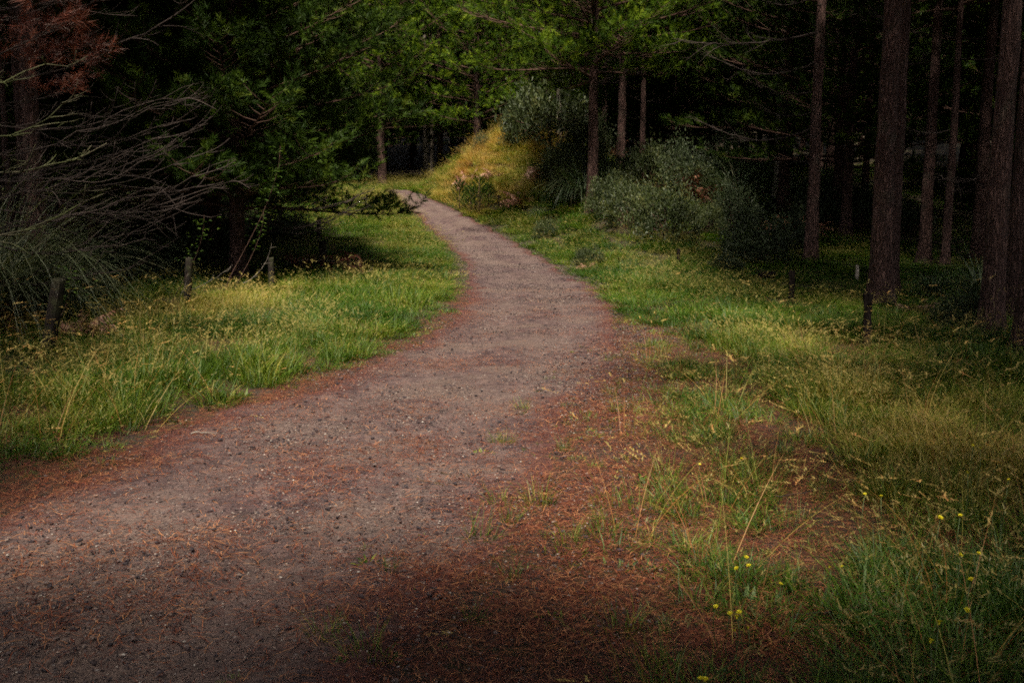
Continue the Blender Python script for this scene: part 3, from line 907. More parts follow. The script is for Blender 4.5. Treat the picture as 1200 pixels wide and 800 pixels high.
# right-hand trunks, measured on the photo (base pixel, width in pixels)
pine_px(1030, 357, 25, 'thick pine trunk with plated reddish bark behind the knobbly post', Ht=19, ndead=1, dz=(5, 8), rz=.3, kind='canopy', cs=.8)
pine_px(1041, 347, 18, 'dark pine trunk pressed close behind the thick plated one', Ht=18, ndead=1, dz=(5, 8), kind='canopy', cs=.8)
pine_px(1160, 398, 25, 'thickest rough barked pine beside the grassy tussock and low bush', Ht=19, ndead=1, dz=(5, 8), lean=(0, .015), kind='canopy', cs=.8)
pine_px(1207, 420, 15, 'dark pine at the outer edge of the grass, next to thickest trunk', Ht=17, ndead=1, dz=(5, 8), rad=.17, kind='canopy', cs=.8)
pine_px(1184, 380, 12, 'black pine trunk hidden half behind the thickest trunk', Ht=17, rad=.14, kind='canopy', cs=.8)
pine_px(950, 306, 15, 'dark bare limbed pine alone between pale trunk and plated trunk', Ht=17, ndead=9, dz=(3.0, 7.4), dead_az=(1.9, 4.6), dscale=1.25, kind='canopy', cs=.8)
pine_px(990, 277, 12, 'slim straight dark pine in shade behind the bare limbed one', Ht=17, ndead=4, kind='canopy', cs=.8)
pine_px(1107, 313, 10, 'thin young pine trunk midway between the two thickest pines', Ht=15, ndead=4, kind='canopy', cs=.8)
pine_px(1086, 264, 11, 'slim black pine deep in shade behind the thin young one', Ht=17, ndead=3, kind='canopy', cs=.8)
pine_px(1145, 305, 15, 'black pine trunk in deep shade beside the thickest trunk', Ht=18, ndead=3, kind='canopy', cs=.8)
pine_px(912, 232, 12, 'pale grey trunk standing among drooping tussocks', Ht=17, ndead=2, pale=True)
# trees by the bank
pine_px(694, 246, 13, 'brown trunked pine with bright boughs standing among bank shrubs', kind='bright', Ht=16.5, ndead=2, dz=(3, 5), rz=2.2, rad=.19)
pine_px(727, 205, 12, 'brown pine trunk rising behind shrubs on the bank top', kind='bright', Ht=17.5, ndead=2, dz=(3, 5), rz=.4, rad=.2)
pine_px(655, 165, 7, 'slender pale trunk behind the big grey green shrub', pale=True, Ht=18, rad=.12)
pine_px(819, 200, 6, 'thin brown trunk behind the dead bracken', Ht=16, rad=.13, ndead=3)
# beyond the bend
for (px, D, w, lab) in ((501, 62, .19, 'pale lit trunk of the twin pines beyond the bend'), (508, 66, .14, 'thin pale trunk just behind the lit pine beyond the bend'),
                        (517, 60, .22, 'reddish brown pine trunk at the roadside beyond the bend'), (545, 66, .13, 'thin brown trunk in the dark wood above the golden grass'),
                        (553, 70, .13, 'slim twin trunk in the dark wood above the golden grass'), (571, 68, .15, 'dark trunk at the wood edge beside the pale green shrub')):
    x = (px - 600) / FPX * D
    pine(x, D, w, lab, kind='stand', Ht=18, ndead=3, dz=(4, 7), pale=px in (501, 508, 545))
pine(-2.0, 55, .25, 'bright green pine spreading over the path beyond the bend', kind='far', Ht=17, rz=1.2)
pine(2.2, 56, .25, 'bright green pine above the bank, left of the slender pale trunk', kind='far', Ht=18, rz=4.1)
pine(-7.5, 55, .25, 'bright pine behind the bend with low hanging boughs', kind='far', Ht=17, rz=3.0)
# left edge of the path
pine(-5.9, 20.3, .17, 'dark low boughed pine overhanging the path, boughs over bare twigs', kind='drape', Ht=14.5, rz=.5, cs=.92)
pine(-7.5, 23.8, .16, 'slim dark pine close behind the overhanging one', kind='drape', Ht=17, rz=1.6, cs=.95)
pine(-10.2, 28, .2, 'dark pine behind the overhanging pine along the left verge', kind='drape', Ht=17, rz=2.0)
pine(-11.5, 36, .2, 'dark edge pine where the grassy verge climbs', kind='edge', Ht=17, rz=3.7)
pine(-13.5, 44, .2, 'dark edge pine at the top of the grassy verge', kind='edge', Ht=17, rz=5.0)
pine(-14, 53, .22, 'dark edge pine past the bend', kind='edge', Ht=18, rz=1.0)
pine(-9.6, 20.5, .2, 'dark pine behind the row of leaning posts', kind='drape', Ht=17, rz=4.4, ndead=5, dz=(1, 4))
for (x, y) in ((-8.8, 17.3), (-8.3, 13.5), (-10.5, 15.5), (-12.8, 17.5), (-9.8, 11.2)):  # first spot added to darken the boughs on the left
    pine(x, y, .16, 'dead limbed dark pine in the black wood behind the dry grass', 'bare limbed pines in the black wood', kind='canopy', Ht=17, ndead=9, dz=(.8, 6), dead_az=(-1.3, .9))
pine(12.5, 46, .2, 'dark pine closing the gap behind the fountain tussocks', kind='edge', Ht=17)
pine(16.5, 58, .2, 'dark pine far behind the pale trunk', kind='edge', Ht=18)
pine(-7.7, 15.4, .15, 'slim dark pine added for shade behind the grey fence post', kind='canopy', Ht=17, cs=.8, ndead=6, dz=(.8, 6), dead_az=(-1.3, .9))  # added to keep sun off the overhanging boughs
# dense wood behind
rg = np.random.default_rng(77); spots = []
for (x0, x1, y0, y1, n, md) in ((-30, -10, 20, 60, 28, 3.0), (10, 32, 22, 62, 36, 3.0), (-16, 14, 64, 80, 22, 3.0), (-36, 36, 62, 86, 22, 4.0), (4, 12, 42, 62, 7, 3.2)):
    c = 0
    for _ in range(4000):
        x, y = rg.uniform(x0, x1), rg.uniform(y0, y1)
        if all((x - a) ** 2 + (y - b) ** 2 > md * md for a, b, *_ in spots): spots.append((x, y)); c += 1
        if c >= n: break
for i, (x, y) in enumerate(spots):
    k = 'edge' if y > 55 or (x < 0 and i % 3) or (x > 17) or i % 4 == 0 else 'canopy'
    lab, grp = (('dark pine in the black wood behind the leaning posts', 'pines behind the leaning posts') if x < -9 and y < 62 else
                ('shaded pine in the dark wood behind the thick trunks', 'pines behind the thick trunks') if x > 9 and y < 62 else
                ('pine on the hillside above the golden bank', 'pines above the golden bank') if y < 62 else
                ('distant pine closing the view beyond the bend', 'distant pines beyond the bend'))
    pine(x, y, rg.uniform(.13, .22), lab, grp, kind=k, Ht=rg.uniform(15, 19), ndead=2 if y < 45 else 0, dz=(2, 7))
# unseen pines added to darken the near end and sides of the path
for (x, y, k, ht) in ((-7.7, 5.0, 'edge2', 16), (-12, 8, 'stand', 18), (-6.9, -.8, 'stand', 17), (-5.9, -3.8, 'stand', 17), (-6.4, -8, 'stand', 18), (-7.2, -5.8, 'stand', 18), (-9.6, -3, 'stand', 18), (-3.2, -11, 'stand', 18), (2.6, -4.9, 'stand', 16), (6.0, -3.2, 'stand', 17), (6.6, 3.2, 'stand', 18), (4.9, 1.0, 'stand', 17),
                      (10.2, 5.2, 'stand', 18), (11.2, 9.5, 'stand', 18), (11.5, 14, 'stand', 18), (5.5, -5.5, 'stand', 17), (-.8, -7.9, 'stand', 17), (2.2, -9, 'stand', 18), (-13, 1, 'stand', 18), (12, 18, 'stand', 18), (-11.5, 6, 'stand', 17)):
    pine(x, y, .2, 'tall unseen pine added to shade the near end of the path', 'unseen pines added to shade the near end of the path', kind='canopy', Ht=ht, cs=1.0)

# ------------------------------------------------------------------ shrubs, tussocks, dead ferns
def shrub_mesh(seed, rx, rz, mat, n=3800, leaf=.045, clumps=46):
    rg = np.random.default_rng(seed); m = MB()
    cc = rg.normal(0, 1, (clumps, 3)); cc /= np.linalg.norm(cc, axis=1)[:, None]; cc *= rg.uniform(.45, 1, (clumps, 1)) ** .6
    cc[:, 2] = np.abs(cc[:, 2]) * 1.0
    C = np.stack([cc[:, 0] * rx, cc[:, 1] * rx, .15 * rz + cc[:, 2] * rz * .85], 1)
    which = rg.integers(0, clumps, n); P = C[which] + rg.normal(0, 1, (n, 3)) * np.array([rx * .15, rx * .15, rz * .11]) * rg.uniform(.5, 1.4, clumps)[which][:, None]
    P[:, 2] = np.maximum(P[:, 2], .03)
    d = rg.normal(0, 1, (n, 3)) + np.array([0, 0, .9]) + (P - np.array([0, 0, rz * .4])) * .7; d /= np.linalg.norm(d, axis=1)[:, None]
    s = np.cross(d, rg.normal(0, 1, (n, 3))); s /= np.linalg.norm(s, axis=1)[:, None] + 1e-9
    l = leaf * rg.uniform(.5, 2.0, (n, 1)); nn = np.cross(d, s) * .12
    V = np.stack([P, P + d * l * .5 + s * l * .26 + nn * l, P + d * l, P + d * l * .5 - s * l * .26 + nn * l], 1).reshape(-1, 3)
    T = (np.arange(n)[:, None, None] * 4 + np.array([[0, 1, 2], [0, 2, 3]])[None]).reshape(-1, 3)
    # ragged shoots standing out of the outline
    for q_ in range(26):
        c0 = C[rg.integers(0, clumps)]; dv = c0 - np.array([0, 0, .15]); dv /= np.linalg.norm(dv) + 1e-6; dv = dv + np.array([0, 0, .5]) + rg.normal(0, .25, 3); dv /= np.linalg.norm(dv)
        k_ = 22; f_ = rg.random(k_); ls = rg.uniform(.18, .42)
        b_ = c0 + dv * (f_ * ls)[:, None] + rg.normal(0, .02, (k_, 3)); dd_ = dv + rg.normal(0, .7, (k_, 3)); dd_ /= np.linalg.norm(dd_, axis=1)[:, None]
        ss_ = np.cross(dd_, rg.normal(0, 1, (k_, 3))); ss_ /= np.linalg.norm(ss_, axis=1)[:, None] + 1e-9; l_ = leaf * rg.uniform(.7, 1.7, (k_, 1))
        Vs = np.stack([b_, b_ + dd_ * l_ * .5 + ss_ * l_ * .25, b_ + dd_ * l_, b_ + dd_ * l_ * .5 - ss_ * l_ * .25], 1).reshape(-1, 3)
        m.add(Vs, (np.arange(k_)[:, None, None] * 4 + np.array([[0, 1, 2], [0, 2, 3]])[None]).reshape(-1, 3), np.repeat(np.clip(.6 + .4 * rg.random(k_), 0, 1), 4))
    cv = rg.random(clumps)
    m.add(V, T, np.repeat(np.clip(cv[which] * .6 + rg.random(n) * .4, 0, 1), 4))
    w = MB()
    for k in range(0, clumps, 2):
        s_ = np.linspace(0, 1, 6); b = np.array([rg.normal(0, rx * .08), rg.normal(0, rx * .08), -.1])
        pts = b + (C[k] - b) * s_[:, None]; pts[:, 2] += .12 * rz * np.sin(s_ * 3.14)
        tube(w, pts, .012 * (1 - .75 * s_) + .001, 4, .5, False)
    return m.mesh('foliage', mat, False), w.mesh('stems', M_twigred)


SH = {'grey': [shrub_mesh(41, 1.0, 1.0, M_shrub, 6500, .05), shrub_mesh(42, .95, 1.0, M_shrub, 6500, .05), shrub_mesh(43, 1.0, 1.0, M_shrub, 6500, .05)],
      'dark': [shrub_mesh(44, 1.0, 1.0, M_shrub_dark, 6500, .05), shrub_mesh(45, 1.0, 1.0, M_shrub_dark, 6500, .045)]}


def shrub(px, py, D, wpx, hpx, label, kind='grey', group=None):
    """centre-bottom pixel, depth, size in photo pixels"""
    x = (px - 600) / FPX * D
    z = h1(x, D)
    t = empty('leafy_shrub', (x, D, z), random.random() * 6.28); tag(t, label, 'shrub', group)
    f, s = random.choice(SH[kind])
    sx, sz = wpx / FPX * D * .5, hpx / FPX * D
    tag(obj('foliage', f, t, scl=(sx * .92, sx * .92, sz * .85)), kind='stuff')
    obj('stems', s, t, scl=(sx * .92, sx * .92, sz * .85))
    return t


shrub(645, 200, 41.5, 118, 92, 'big grey green shrub crowning the golden bank')
shrub(607, 195, 42, 44, 44, 'grey green shrub low on the crown of the golden bank')
shrub(688, 200, 41, 60, 70, 'grey green shrub behind the brown trunked pine')
shrub(660, 215, 39, 55, 45, 'mid green shrub beside the drooping tussock on the bank')
shrub(565, 190, 44, 22, 24, 'small dark rounded shrub on the golden crest', 'dark')
shrub(668, 232, 35, 62, 48, 'mid green shrub in front of the big drooping tussock')
shrub(712, 262, 30.5, 60, 56, 'olive shrub hugging the brown trunked pine')
shrub(648, 222, 38, 48, 40, 'grey green shrub between dead frond spike and tussock')
shrub(735, 270, 29, 75, 62, 'broad grey green shrub at foot of the brown trunked pine')
shrub(782, 278, 27.5, 85, 75, 'widest olive shrub with pale leaf tips above the meadow')
shrub(760, 240, 33, 80, 62, 'olive shrub on the slope behind the widest one')
shrub(828, 268, 29, 45, 42, 'small yellow green shrub between olive and dark bushes')
shrub(885, 290, 25.5, 100, 68, 'round blackish green bush shading the lawn', 'dark')
shrub(855, 262, 30, 70, 62, 'dark green bush behind the blackish one', 'dark')
shrub(930, 285, 28, 50, 55, 'dark bush behind the bare limbed pine', 'dark')
shrub(815, 225, 37, 70, 50, 'olive bush in front of the dead bracken')
shrub(720, 215, 38, 60, 42, 'grey green shrub between the two brown pine trunks')
shrub(1128, 400, 12.7, 75, 58, 'small dark bush growing at foot of the thickest pine', 'dark')
shrub(690, 285, 25, 40, 30, 'small leafy shrub at the meadow edge by the dead frond heap')
shrub(850, 300, 23.5, 42, 24, 'low dark bush in the meadow grass', 'dark')
shrub(640, 262, 31, 34, 26, 'small round bush beside the path below the bank')
shrub(612, 160, 47, 50, 45, 'shrub on the skyline of the bank')
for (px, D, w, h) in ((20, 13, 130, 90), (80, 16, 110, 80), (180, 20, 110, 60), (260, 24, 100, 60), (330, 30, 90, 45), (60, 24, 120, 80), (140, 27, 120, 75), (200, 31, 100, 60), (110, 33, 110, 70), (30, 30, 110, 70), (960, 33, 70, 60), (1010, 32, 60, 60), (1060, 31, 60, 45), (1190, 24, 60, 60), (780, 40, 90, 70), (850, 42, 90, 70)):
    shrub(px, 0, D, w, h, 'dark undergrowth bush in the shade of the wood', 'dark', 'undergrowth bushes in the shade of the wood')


def tussock_mesh(seed, n, L, W, mat, bend=1.9, r0=.12, up=(1.0, 1.5)):
    rg = np.random.default_rng(seed); m = MB()
    a = rg.random(n) * 6.283; rr = r0 * np.sqrt(rg.random(n))
    B = np.stack([rr * np.cos(a), rr * np.sin(a), np.full(n, -.03)], 1); a2 = a + rg.normal(0, .5, n)
    blades(m, B, np.stack([np.cos(a2), np.sin(a2)], 1), L * rg.uniform(.5, 1.1, n), W, rg, bend, 8, None, rg.uniform(up[0], up[1], n))
    return m.mesh('blades', mat)


TU = [tussock_mesh(51, 520, 2.2, .02, M_tussock), tussock_mesh(52, 480, 2.2, .02, M_tussock, 2.2), tussock_mesh(53, 520, 2.2, .009, M_tussock_lift, 2.2)]
TUB = tussock_mesh(54, 220, .9, .02, M_fern, 2.4, .1, (.5, 1.4))


def tussock(px, D, s, label, k=0, cat='tussock', z=None, name='drooping_tussock'):
    x = (px - 600) / FPX * D
    t = empty(name, (x, D, h1(x, D)), random.random() * 6.28); tag(t, label, cat)
    tag(obj('blades', TU[k], t, scl=(s, s, s)), kind='stuff')
    m = TUB
    obj('dead_skirt', m, t, scl=(s * .9, s * .9, s * .7))
    return t


tussock(683, 33, 1.15, 'big drooping tussock left of the brown trunked pine', 1)
tussock(862, 36, 1.35, 'tall fountain shaped tussock left of the pale trunk', 0)
tussock(925, 37, 1.2, 'fountain shaped tussock right of the pale trunk', 1)
tussock(895, 40, 1.3, 'tussock half hidden behind the pale trunk', 0)
tussock(975, 38, 1.2, 'tussock in shade behind the slim straight pine', 0)
tussock(1150, 16.5, .62, 'low arching tussock behind the thickest pine', 0)
tussock(1095, 17.5, .45, 'small arching grass tuft beside the reddish twig pile', 1)
tussock(632, 34, .42, 'small dark tussock below the dead frond heap', 1)
tussock(1175, 30, 1.0, 'tussock in the dark wood behind the thickest pine', 1)
tussock(770, 41, 1.2, 'tussock up the slope behind the bracken', 1)
tussock(-5, 12.6, 1.55, 'wispy grey green tussock hanging beside the leaning fence post', 2)
tussock(38, 13.4, 1.25, 'wispy tussock behind the leaning fence post', 2)
tussock(-45, 11.6, 1.5, 'wispy grey tussock under the mossy bare branches', 2)


def fern_mesh(seed, n=26, L=.9, mat=M_fern):
    rg = np.random.default_rng(seed); m = MB()
    for k in range(n):
        a = rg.random() * 6.283; d = np.array([math.cos(a), math.sin(a)]); up, be = rg.uniform(.7, 1.45), rg.uniform(1.0, 2.6)
        l = L * rg.uniform(.6, 1.2); pos = np.array([d[0] * .08, d[1] * .08, -.02]); K = 16; pts = [pos]
        for i in range(K):
            an = up - be * i / K
            pos = pos + np.array([d[0] * math.cos(an), d[1] * math.cos(an), math.sin(an)]) * l / K; pos[2] = max(pos[2], .03); pts.append(pos)
        pts = np.array(pts); tube(m, pts, np.linspace(.006, .001, K + 1), 3, .2, False)
        sd = np.array([-d[1], d[0]])
        for i in range(3, K):
            for sg in (-1, 1):
                ll = l * .2 * math.sin(3.14 * (i / K) ** .8) + .02
                dd = sd * sg + d * .4; tip = pts[i] + np.array([dd[0], dd[1], rg.uniform(-.9, .2)]) * ll
                wv = np.array([d[0], d[1], .2]) * .018
                m.add(np.array([pts[i] - wv, pts[i] + wv, tip + rg.normal(0, .01, 3)]), [[0, 1, 2]], rg.random())
    return m.mesh('fronds', mat, False)


FE = [fern_mesh(61), fern_mesh(62), fern_mesh(63, 30, .8, M_slash), fern_mesh(64, 34, .7, M_slash)]


def fern(px, D, s, label, k, name='dead_bracken', group=None, up=1.0):
    x = (px - 600) / FPX * D
    t = tag(obj(name, FE[k], None, (x, D, h1(x, D)), (0, 0, random.random() * 6.28), (s, s, s * up)), label, 'dead fern', group)
    return t


fern(800, 35, 2.2, 'tall reddish brown dead bracken behind the widest olive shrub', 0)
fern(772, 36, 2.1, 'rust brown bracken clump behind the olive shrubs', 1)
fern(835, 35, 1.6, 'dark brown bracken left of the fountain tussock', 0)
fern(912, 30.5, 1.4, 'reddish dead bracken heap at foot of the pale trunk', 1)
fern(935, 31, 1.3, 'rust coloured bracken behind the bare limbed pine', 0)
fern(613, 36.5, 1.2, 'pinkish dead frond heap sprawling above the small tussock', 2, 'dead_frond_heap')
fern(636, 38.5, 1.2, 'upright pinkish dead frond spike on the bank', 3, 'dead_frond_heap', up=1.9)
fern(549, 41, 1.25, 'pinkish brown dead fronds behind the saplings', 2, 'dead_frond_heap', up=1.6)
fern(580, 40, 1.0, 'straw pink dead fronds in the golden grass', 3, 'dead_frond_heap')
fern(686, 24.2, .45, 'low reddish dead frond heap at the meadow edge', 2, 'dead_frond_heap')
fern(1077, 15.2, .5, 'reddish twig and frond pile in the grass between two pines', 3, 'dead_frond_heap')
fern(705, 44, 1.6, 'russet bracken high on the bank', 1)


# young pines by the path
def sapling_mesh(seed, h, mat):
    rg = np.random.default_rng(seed); w = MB(); tp, ta = [], []
    tube(w, np.array([[0, 0, -.1], [.01, 0, h * .5], [0, .01, h]]), [.02, .014, .004], 5)
    for i in range(44):
        f = .08 + .9 * i / 44; a = i * 2.4; L = h * .38 * (1.1 - f); z = h * f
        d = np.array([math.cos(a), math.sin(a), .75]); b = np.array([0, 0, z])
        tube(w, np.stack([b, b + d * L * .5, b + d * L]), [.006, .004, .002], 3, .5, False)
        for g in (.45, .8, 1.0): tp.append(b + d * L * g); ta.append(d + np.array([0, 0, .4]))
    tp.append(np.array([0, 0, h])); ta.append(np.array([0, 0, 1.]))
    m = MB(); tufts(m, tp, ta, rg, 44, .16, .075, .004)
    return w.mesh('stem', M_twigred), m.mesh('needles', mat, False)


SA = [sapling_mesh(71, 1.3, M_needle), sapling_mesh(72, 1.0, M_needle)]
for (px, D, s, k, lab) in ((539, 38.2, .95, 0, 'dark pine sapling at the path edge, left of the row'), (552, 37.6, 1.05, 1, 'bushy dark pine sapling in the middle of the row'),
                           (562, 37.2, 1.1, 0, 'dark pine sapling beside the short stub post'), (573, 38, .9, 1, 'thin pine sapling among golden grass behind the stub post')):
    x = (px - 600) / FPX * D
    t = empty('pine_sapling', (x, D, h1(x, D)), random.random() * 6); tag(t, lab, 'sapling', 'pine saplings below the golden bank')
    obj('stem', SA[k][0], t, scl=(s, s, s)); tag(obj('needles', SA[k][1], t, scl=(s, s, s)), kind='stuff')


# ------------------------------------------------------------------ fence posts and small timber
def post_mesh(seed, h, rad, mat, square=False, knob=False):
    rg = np.random.default_rng(seed); m = MB(); rows = 14; sides = 10
    zz = np.concatenate([np.linspace(-.3, h, rows)])
    a = np.linspace(0, 6.2832, sides, endpoint=False)
    V = []
    for i, z in enumerate(zz):
        f = z / h
        for k, t in enumerate(a):
            q_ = 1.0
            if square: q_ = 1 / max(abs(math.cos(t + .3)), abs(math.sin(t + .3))) * .88
            rr = rad * q_ * (1 + .10 * (rg.random() - .5) + .1 * math.sin(k * 2.1 + seed) - .06 * f)
            if knob: rr *= .82 + .12 * math.sin(z * 23 + k) + .55 * math.exp(-((f - .95) / .06) ** 2) * (1.3 if k < 4 else .5) + .6 * math.exp(-((f - .3) / .06) ** 2) * (1 if 2 < k < 6 else .1)
            zt = z + (rg.uniform(-.02, .025) if i == rows - 1 else 0)
            V.append((rr * math.cos(t), rr * math.sin(t), zt))
    i = np.arange(rows - 1)[:, None] * sides; j = np.arange(sides)[None]; k = (j + 1) % sides
    q_ = np.stack([i + j, i + k, i + sides + k, i + sides + j], -1).reshape(-1, 4)
    V.append((0, 0, h - .01)); c = len(V) - 1; jj = np.arange(sides); kk = (jj + 1) % sides
    T = np.concatenate([q_[:, [0, 1, 2]], q_[:, [0, 2, 3]], np.stack([(rows - 1) * sides + jj, (rows - 1) * sides + kk, np.full(sides, c)], -1)])
    m.add(np.array(V), T, .5)
    return m.mesh('post', mat, False)


def post(bpx, bpy_, tpx, tpy, wpx, label, mat=M_post, square=False, knob=False, name='fence_post'):
    g = gnd(bpx, bpy_); top = at(tpx, tpy, g.y)
    d = top - g; h = d.length
    rot = d.to_track_quat('Z', 'Y').to_euler()
    o = obj(name, post_mesh(int(bpx), h, wpx / FPX * g.y * .5, mat, square, knob), None, g, rot)
    tag(o, label, 'post')
    return o, g


post(56, 412, 69, 328, 16, 'thick leaning fence post by wispy tussock', square=True)
post(219, 354, 222, 303, 9, 'grey fence post with a bleached stick leaning on it', square=True)
post(318, 339, 317, 302, 7, 'short dark post under fallen red branch', square=False)
post(378, 314, 379, 283, 9, 'black post behind the fallen red branch')
post(373, 288, 374, 256, 5, 'thin dark post under the overhanging bare twigs')
post(1016, 408, 1017, 345, 11, 'knobbly charred post in front of the thick plated pine', M_log, knob=True)
post(927, 356, 928, 318, 7, 'dark narrow post standing in bright grass', M_log, knob=False)
post(1004, 328, 1005, 311, 4, 'small pale stake beside the thick plated pine', M_postpale, square=True, name='stake')
post(585, 243, 585, 229, 4, 'short dark stub post beside the saplings', M_log, name='stub_post')
post(795, 310, 795, 292, 4, 'tiny dark stub in the meadow by the olive shrub', M_log, name='stub_post')

# cut log lying in the grass
g = gnd(897, 337); m = MB()
s = np.linspace(0, 1, 7)
tube(m, np.stack([(s - .5) * .36, s * .06,   .24 + .05 * s], 1), .065 * (1 + .12 * np.sin(s * 9)), 9)
lg = obj('cut_log', m.mesh('cut_log', M_log, False), None, g, (0, .12, .2)); tag(lg, 'short charred log end poking from bright grass', 'log')

# ------------------------------------------------------------------ bare branches, fallen wood
def branch_at(name, mesh, p, rot, s, label, cat='branch', group=None):
    o = obj(name, mesh, None, p, rot, (s, s, s)); tag(o, label, cat, group); return o


# mossy dead tree at the far left, limbs reaching over the tussock
def dead_tree(x, y, label, limbs):
    t = empty('dead_tree', (x, y, h1(x, y))); tag(t, label, 'dead tree')
    tt = obj('trunk', TR[1], t, scl=(.36, .36, .28))
    for i, (z, az, el, L, k) in enumerate(limbs):
        o = obj('limb', dead_branch_mesh(300 + i + int(abs(x) * 10), 1.0, M_mossy if k else M_twig, .0075 if k else .0038, 9 if k else 7, .16, .05, True, .09 if k else .05), t, (0, 0, z), (0, -el, az), (L, L, L))
    return t


dead_tree(-6.1, 8.7, 'dead tree with mossy bare limbs reaching over the wispy tussock',
          [(2.55, -.05, .10, 2.3, 1), (1.75, -.1, .02, 2.5, 1), (2.0, .12, .16, 2.2, 1), (1.65, .05, -.05, 2.6, 0), (2.2, -.25, .2, 2.0, 1), (1.4, .0, -.05, 2.3, 1), (2.9, .05, .25, 1.8, 0), (1.9, -.5, .1, 1.6, 1)])
dead_tree(-7.0, 11.5, 'dead tree with a tangle of thin grey twigs behind the leaning post',
          [(1.9, -.1, .05, 3.4, 0), (1.6, .1, .03, 3.6, 0), (2.3, 0, .1, 3.2, 0), (1.2, -.1, .0, 3.0, 0), (2.7, .2, .05, 3.2, 0), (1.45, -.3, -.05, 3.2, 0), (.9, .1, .05, 2.8, 0), (2.0, .4, .05, 3.0, 0)])
dead_tree(-8.2, 15.5, 'dead tree with fine twigs trailing above the dry orange grass',
          [(1.9, -.2, .0, 3.4, 0), (1.6, .1, .0, 3.8, 0), (2.6, 0, .05, 3.2, 0), (1.2, -.1, .0, 3.2, 0), (3.2, .2, .05, 3.2, 0), (2.2, -.4, .0, 3.4, 0)])
# red dead pine bough, upper left
t = empty('dead_pine', (-7.3, 12.2, h1(-7.3, 12.2))); tag(t, 'dead pine with rust red needles above the mossy bare limbs', 'dead pine')
obj('trunk', TR[2], t, scl=(.28, .28, .33))
rg = np.random.default_rng(88); mw = MB(); tp, ta = [], []
for i in range(11):
    bough(mw, tp, ta, np.array([0, 0, 2.8 + i * .15]), rg.uniform(-.5, .5) if i % 4 else rg.uniform(0, 6.28), rg.uniform(1.5, 2.9), rg, .3, .25, .2, .018, 10, .45)
obj('limbs', mw.mesh('limbs', M_twig), t)
mn = MB(); tufts(mn, tp, ta, rg, 42, .25, .13, .0028, .15); tag(obj('crown', mn.mesh('crown', M_needle_dead, False), t), kind='stuff')

# bare lower limbs of the overhanging pine, black against the bright grass
for i, (z, az, L, k) in enumerate(((1.75, -.05, 3.1, 1), (1.5, -.25, 3.0, 2), (1.95, .12, 2.8, 3), (1.3, -.1, 2.6, 4))):
    c = h1(-5.9, 20.3)
    o = obj('bare_limb', dead_branch_mesh(400 + i, 1.0, M_twig, .0055, 16, .10, .10, True, .06), None, (-5.9, 20.3, c + z), (0, 0, az), (L, L, L))
    o.parent = [q_ for q_ in bpy.data.objects if q_.get('label', '').startswith('dark low boughed')][0]
    pr = o.parent
    o.location = Matrix.Rotation(-pr.rotation_euler.z, 3, 'Z') @ Vector((0, 0, z)); o.rotation_euler = (0, 0, az - pr.rotation_euler.z)

# fallen branch with red needles
g = gnd(360, 322)
t = empty('fallen_branch', (g.x - .9, g.y, g.z + .1), -.25); tag(t, 'fallen pine branch with red dead needles lying behind short post', 'fallen branch')
obj('wood', dead_branch_mesh(500, 2.6, M_greytwig, .014, 9, -.0, -.18, True), t, rot=(0, .06, 0))
rg = np.random.default_rng(91)
tp = np.stack([rg.uniform(.3, 2.3, 120), rg.normal(0, .22, 120), np.abs(rg.normal(.22, .13, 120))], 1)
m = MB(); tufts(m, tp, np.stack([rg.uniform(.3, 1, 120), rg.normal(0, .6, 120), rg.normal(-.2, .3, 120)], 1), rg, 30, .22, .12, .003, .2)
tag(obj('dead_needles', m.mesh('dead_needles', M_needle_dead, False), t), kind='stuff')
# bleached sticks at the grey post
g = gnd(222, 356)
branch_at('stick', dead_branch_mesh(511, .55, M_greytwig, .007, 3, .05, 0, False), (g.x - .12, g.y - .12, g.z + .1), (0, -1.15, .1), 1.0, 'bleached stick leaning against the grey fence post', 'stick')
branch_at('stick', dead_branch_mesh(512, .8, M_greytwig, .006, 3, .35, .0, False), (g.x + .1, g.y - .15, g.z + .25), (0, -.25, .0), 1.0, 'pale curved stick in the grass right of the grey fence post', 'stick')
branch_at('stick', dead_branch_mesh(513, .75, M_greytwig, .005, 4, .5, .0, False), (g.x + .95, g.y - .1, g.z + .35), (0, -.5, .3), 1.0, 'forked pale twig curling up from shaded grass', 'stick')
# twiggy debris caught by the leaning post
g = gnd(90, 352)
branch_at('twig_heap', dead_branch_mesh(521, .9, M_twig, .013, 12, -.35, -.2, True), (g.x - .35, g.y - 1.2, h1(g.x, g.y - 1.2) + .75), (0, .35, .2), 1.0, 'purplish dead twig bundle beside the leaning fence post', 'twigs')
fern(92, 11.6, .62, 'purple brown dead frond bundle beside the leaning fence post', 2, 'dead_frond_heap', up=1.2)
# stick on the path edge
g = gnd(243, 513)
branch_at('stick', dead_branch_mesh(531, .24, M_greytwig, .008, 1, 0, 0, False), (g.x - .12, g.y, g.z + .02), (0, 0, .08), 1.0, 'small broken stick lying at the path edge', 'stick')
for (px, py, L, a, lab) in ((940, 605, .30, .55, 'bent straw stem leaning over the near grass strip'), (990, 735, .4, .05, 'thin dead twig lying on red needle litter')):
    g = gnd(px, py)
    branch_at('stick', dead_branch_mesh(540 + px, L, M_twig, .003, 1, .1, 0, False), (g.x - L / 2, g.y, g.z + .03 + a * .15), (0, -a * .3, .1), 1.0, lab, 'stick')


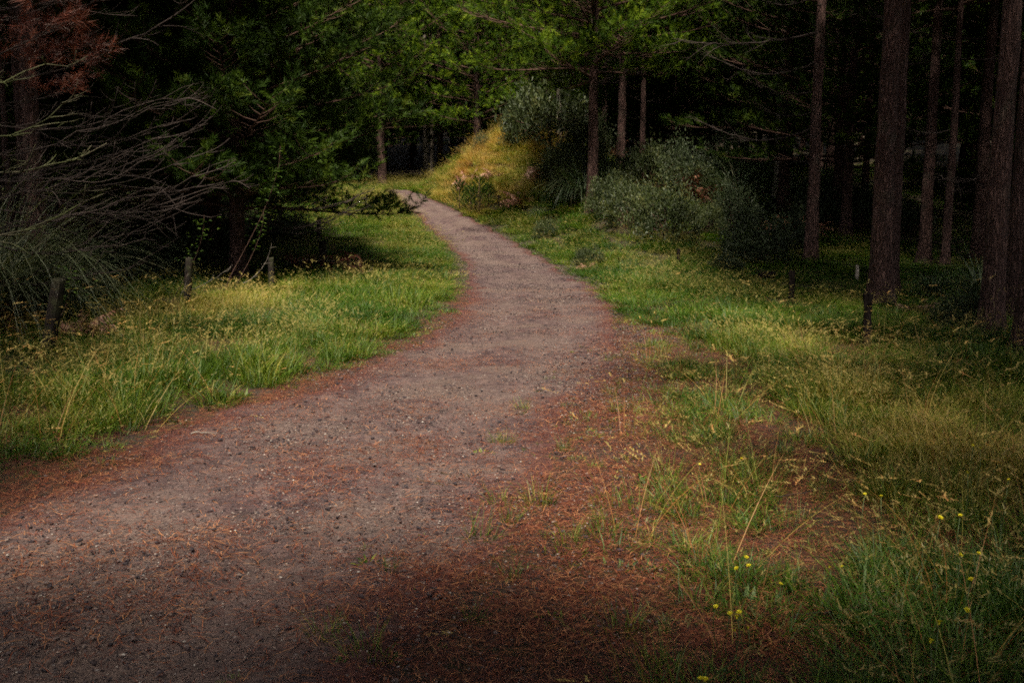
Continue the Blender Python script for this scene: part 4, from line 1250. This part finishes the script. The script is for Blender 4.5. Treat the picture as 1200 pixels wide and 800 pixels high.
# broad leaved sprigs in the dark wood
def sprig(px, py, D, s, label):
    p = at(px, py, D); rg = np.random.default_rng(int(px)); m = MB()
    zg = h1(p.x, p.y); hgt = p.z - zg
    st = MB(); f_ = np.linspace(0, 1, 9)
    tube(st, np.stack([-.45 * hgt * (1 - f_) ** 1.6, .1 * np.sin(f_ * 4), -.05 + (hgt + .05) * f_ ** .8], 1), .006 * (1 - .8 * f_) + .001, 4)
    n = 46; q_ = rg.uniform(.45, 1, n)
    b = np.stack([-.45 * hgt * (1 - q_) ** 1.6 + rg.normal(0, .10 * s, n), rg.normal(0, .10 * s, n), hgt * q_ ** .8 + rg.normal(0, .05 * s, n)], 1)
    dd = rg.normal(0, 1, (n, 2)); dd /= np.linalg.norm(dd, axis=1)[:, None]
    blades(m, b, dd, .10 * s * rg.uniform(.6, 1.2, n), .035 * s, rg, 1.2, 4, None, .4)
    t = empty('leafy_sprig', (p.x - .12, p.y, zg)); tag(t, label, 'sprig')
    obj('stem', st.mesh('stem', M_twigred), t); tag(obj('leaves', m.mesh('leaves', M_broad), t), kind='stuff')


sprig(338, 172, 16.5, 1.3, 'bright leafed sprig glowing under the dark overhanging boughs')
sprig(250, 252, 15, 1.0, 'small green leafed sprig low in the dark wood')
sprig(98, 312, 11, 1.0, 'green leafy sprig just behind the leaning fence post')
sprig(318, 248, 17, .9, 'drooping leafed sprig beneath the overhanging pine')

# ------------------------------------------------------------------ yellow flowers
def flower_meshes(seed):
    rg = np.random.default_rng(seed); hd = MB(); n = 18
    a = np.linspace(0, 6.2832, n, endpoint=False); D2 = np.stack([np.cos(a), np.sin(a)], 1)
    for ring, (L, up) in enumerate(((.016, .25), (.012, .6), (.007, 1.0))):
        blades(hd, np.c_[D2 * .002, np.full(n, .001 * ring)], D2, L * rg.uniform(.85, 1.1, n), .0055, rg, .3, 3, None, up)
    tube(hd, np.array([[0, 0, -.012], [0, 0, -.006], [0, 0, .001]]), [.002, .005, .004], 6, .5)
    return hd.mesh('flower_head', M_flower)


FH = [flower_meshes(i) for i in range(3)]
st = MB(); s_ = np.linspace(0, 1, 6)
tube(st, np.stack([.04 * np.sin(s_ * 2.2), .02 * s_, s_], 1) - np.array([0, 0, 0]), np.full(6, .0016), 4)
STEM = st.mesh('stem', M_stem)
FL = [(873, 540), (1014, 578), (1038, 585), (1104, 603), (1120, 604), (1150, 524), (1125, 554), (1197, 545), (1179, 559), (1140, 525), (1115, 649), (1146, 648), (1150, 681), (869, 650), (887, 668),
      (905, 683), (874, 669), (1139, 711), (1090, 725), (1075, 750), (852, 718), (848, 711), (855, 726), (877, 725), (864, 739), (860, 749), (815, 790), (829, 797), (997, 669), (961, 668), (828, 544)]
for (px, py) in FL:
    strip_ = px < 1000
    hh = random.uniform(.16, .26) if strip_ else random.uniform(.38, .5)
    g = gnd(px, py, hh)
    t = empty('yellow_flower', g, random.random() * 6.28)
    tag(t, 'small yellow wildflower on the sparse grass strip beside the needle litter' if strip_ else 'small yellow wildflower among the dry tall grass', 'flower',
        'yellow flowers on the grass strip' if strip_ else 'yellow flowers in the tall grass')
    obj('stem', STEM, t, scl=(1, 1, hh))
    s = random.uniform(.45, .75)
    obj('flower_head', random.choice(FH), t, (.04 * math.sin(2.2), .02, hh), (random.uniform(-.7, .2), random.uniform(-.4, .4), 0), (s, s, s))
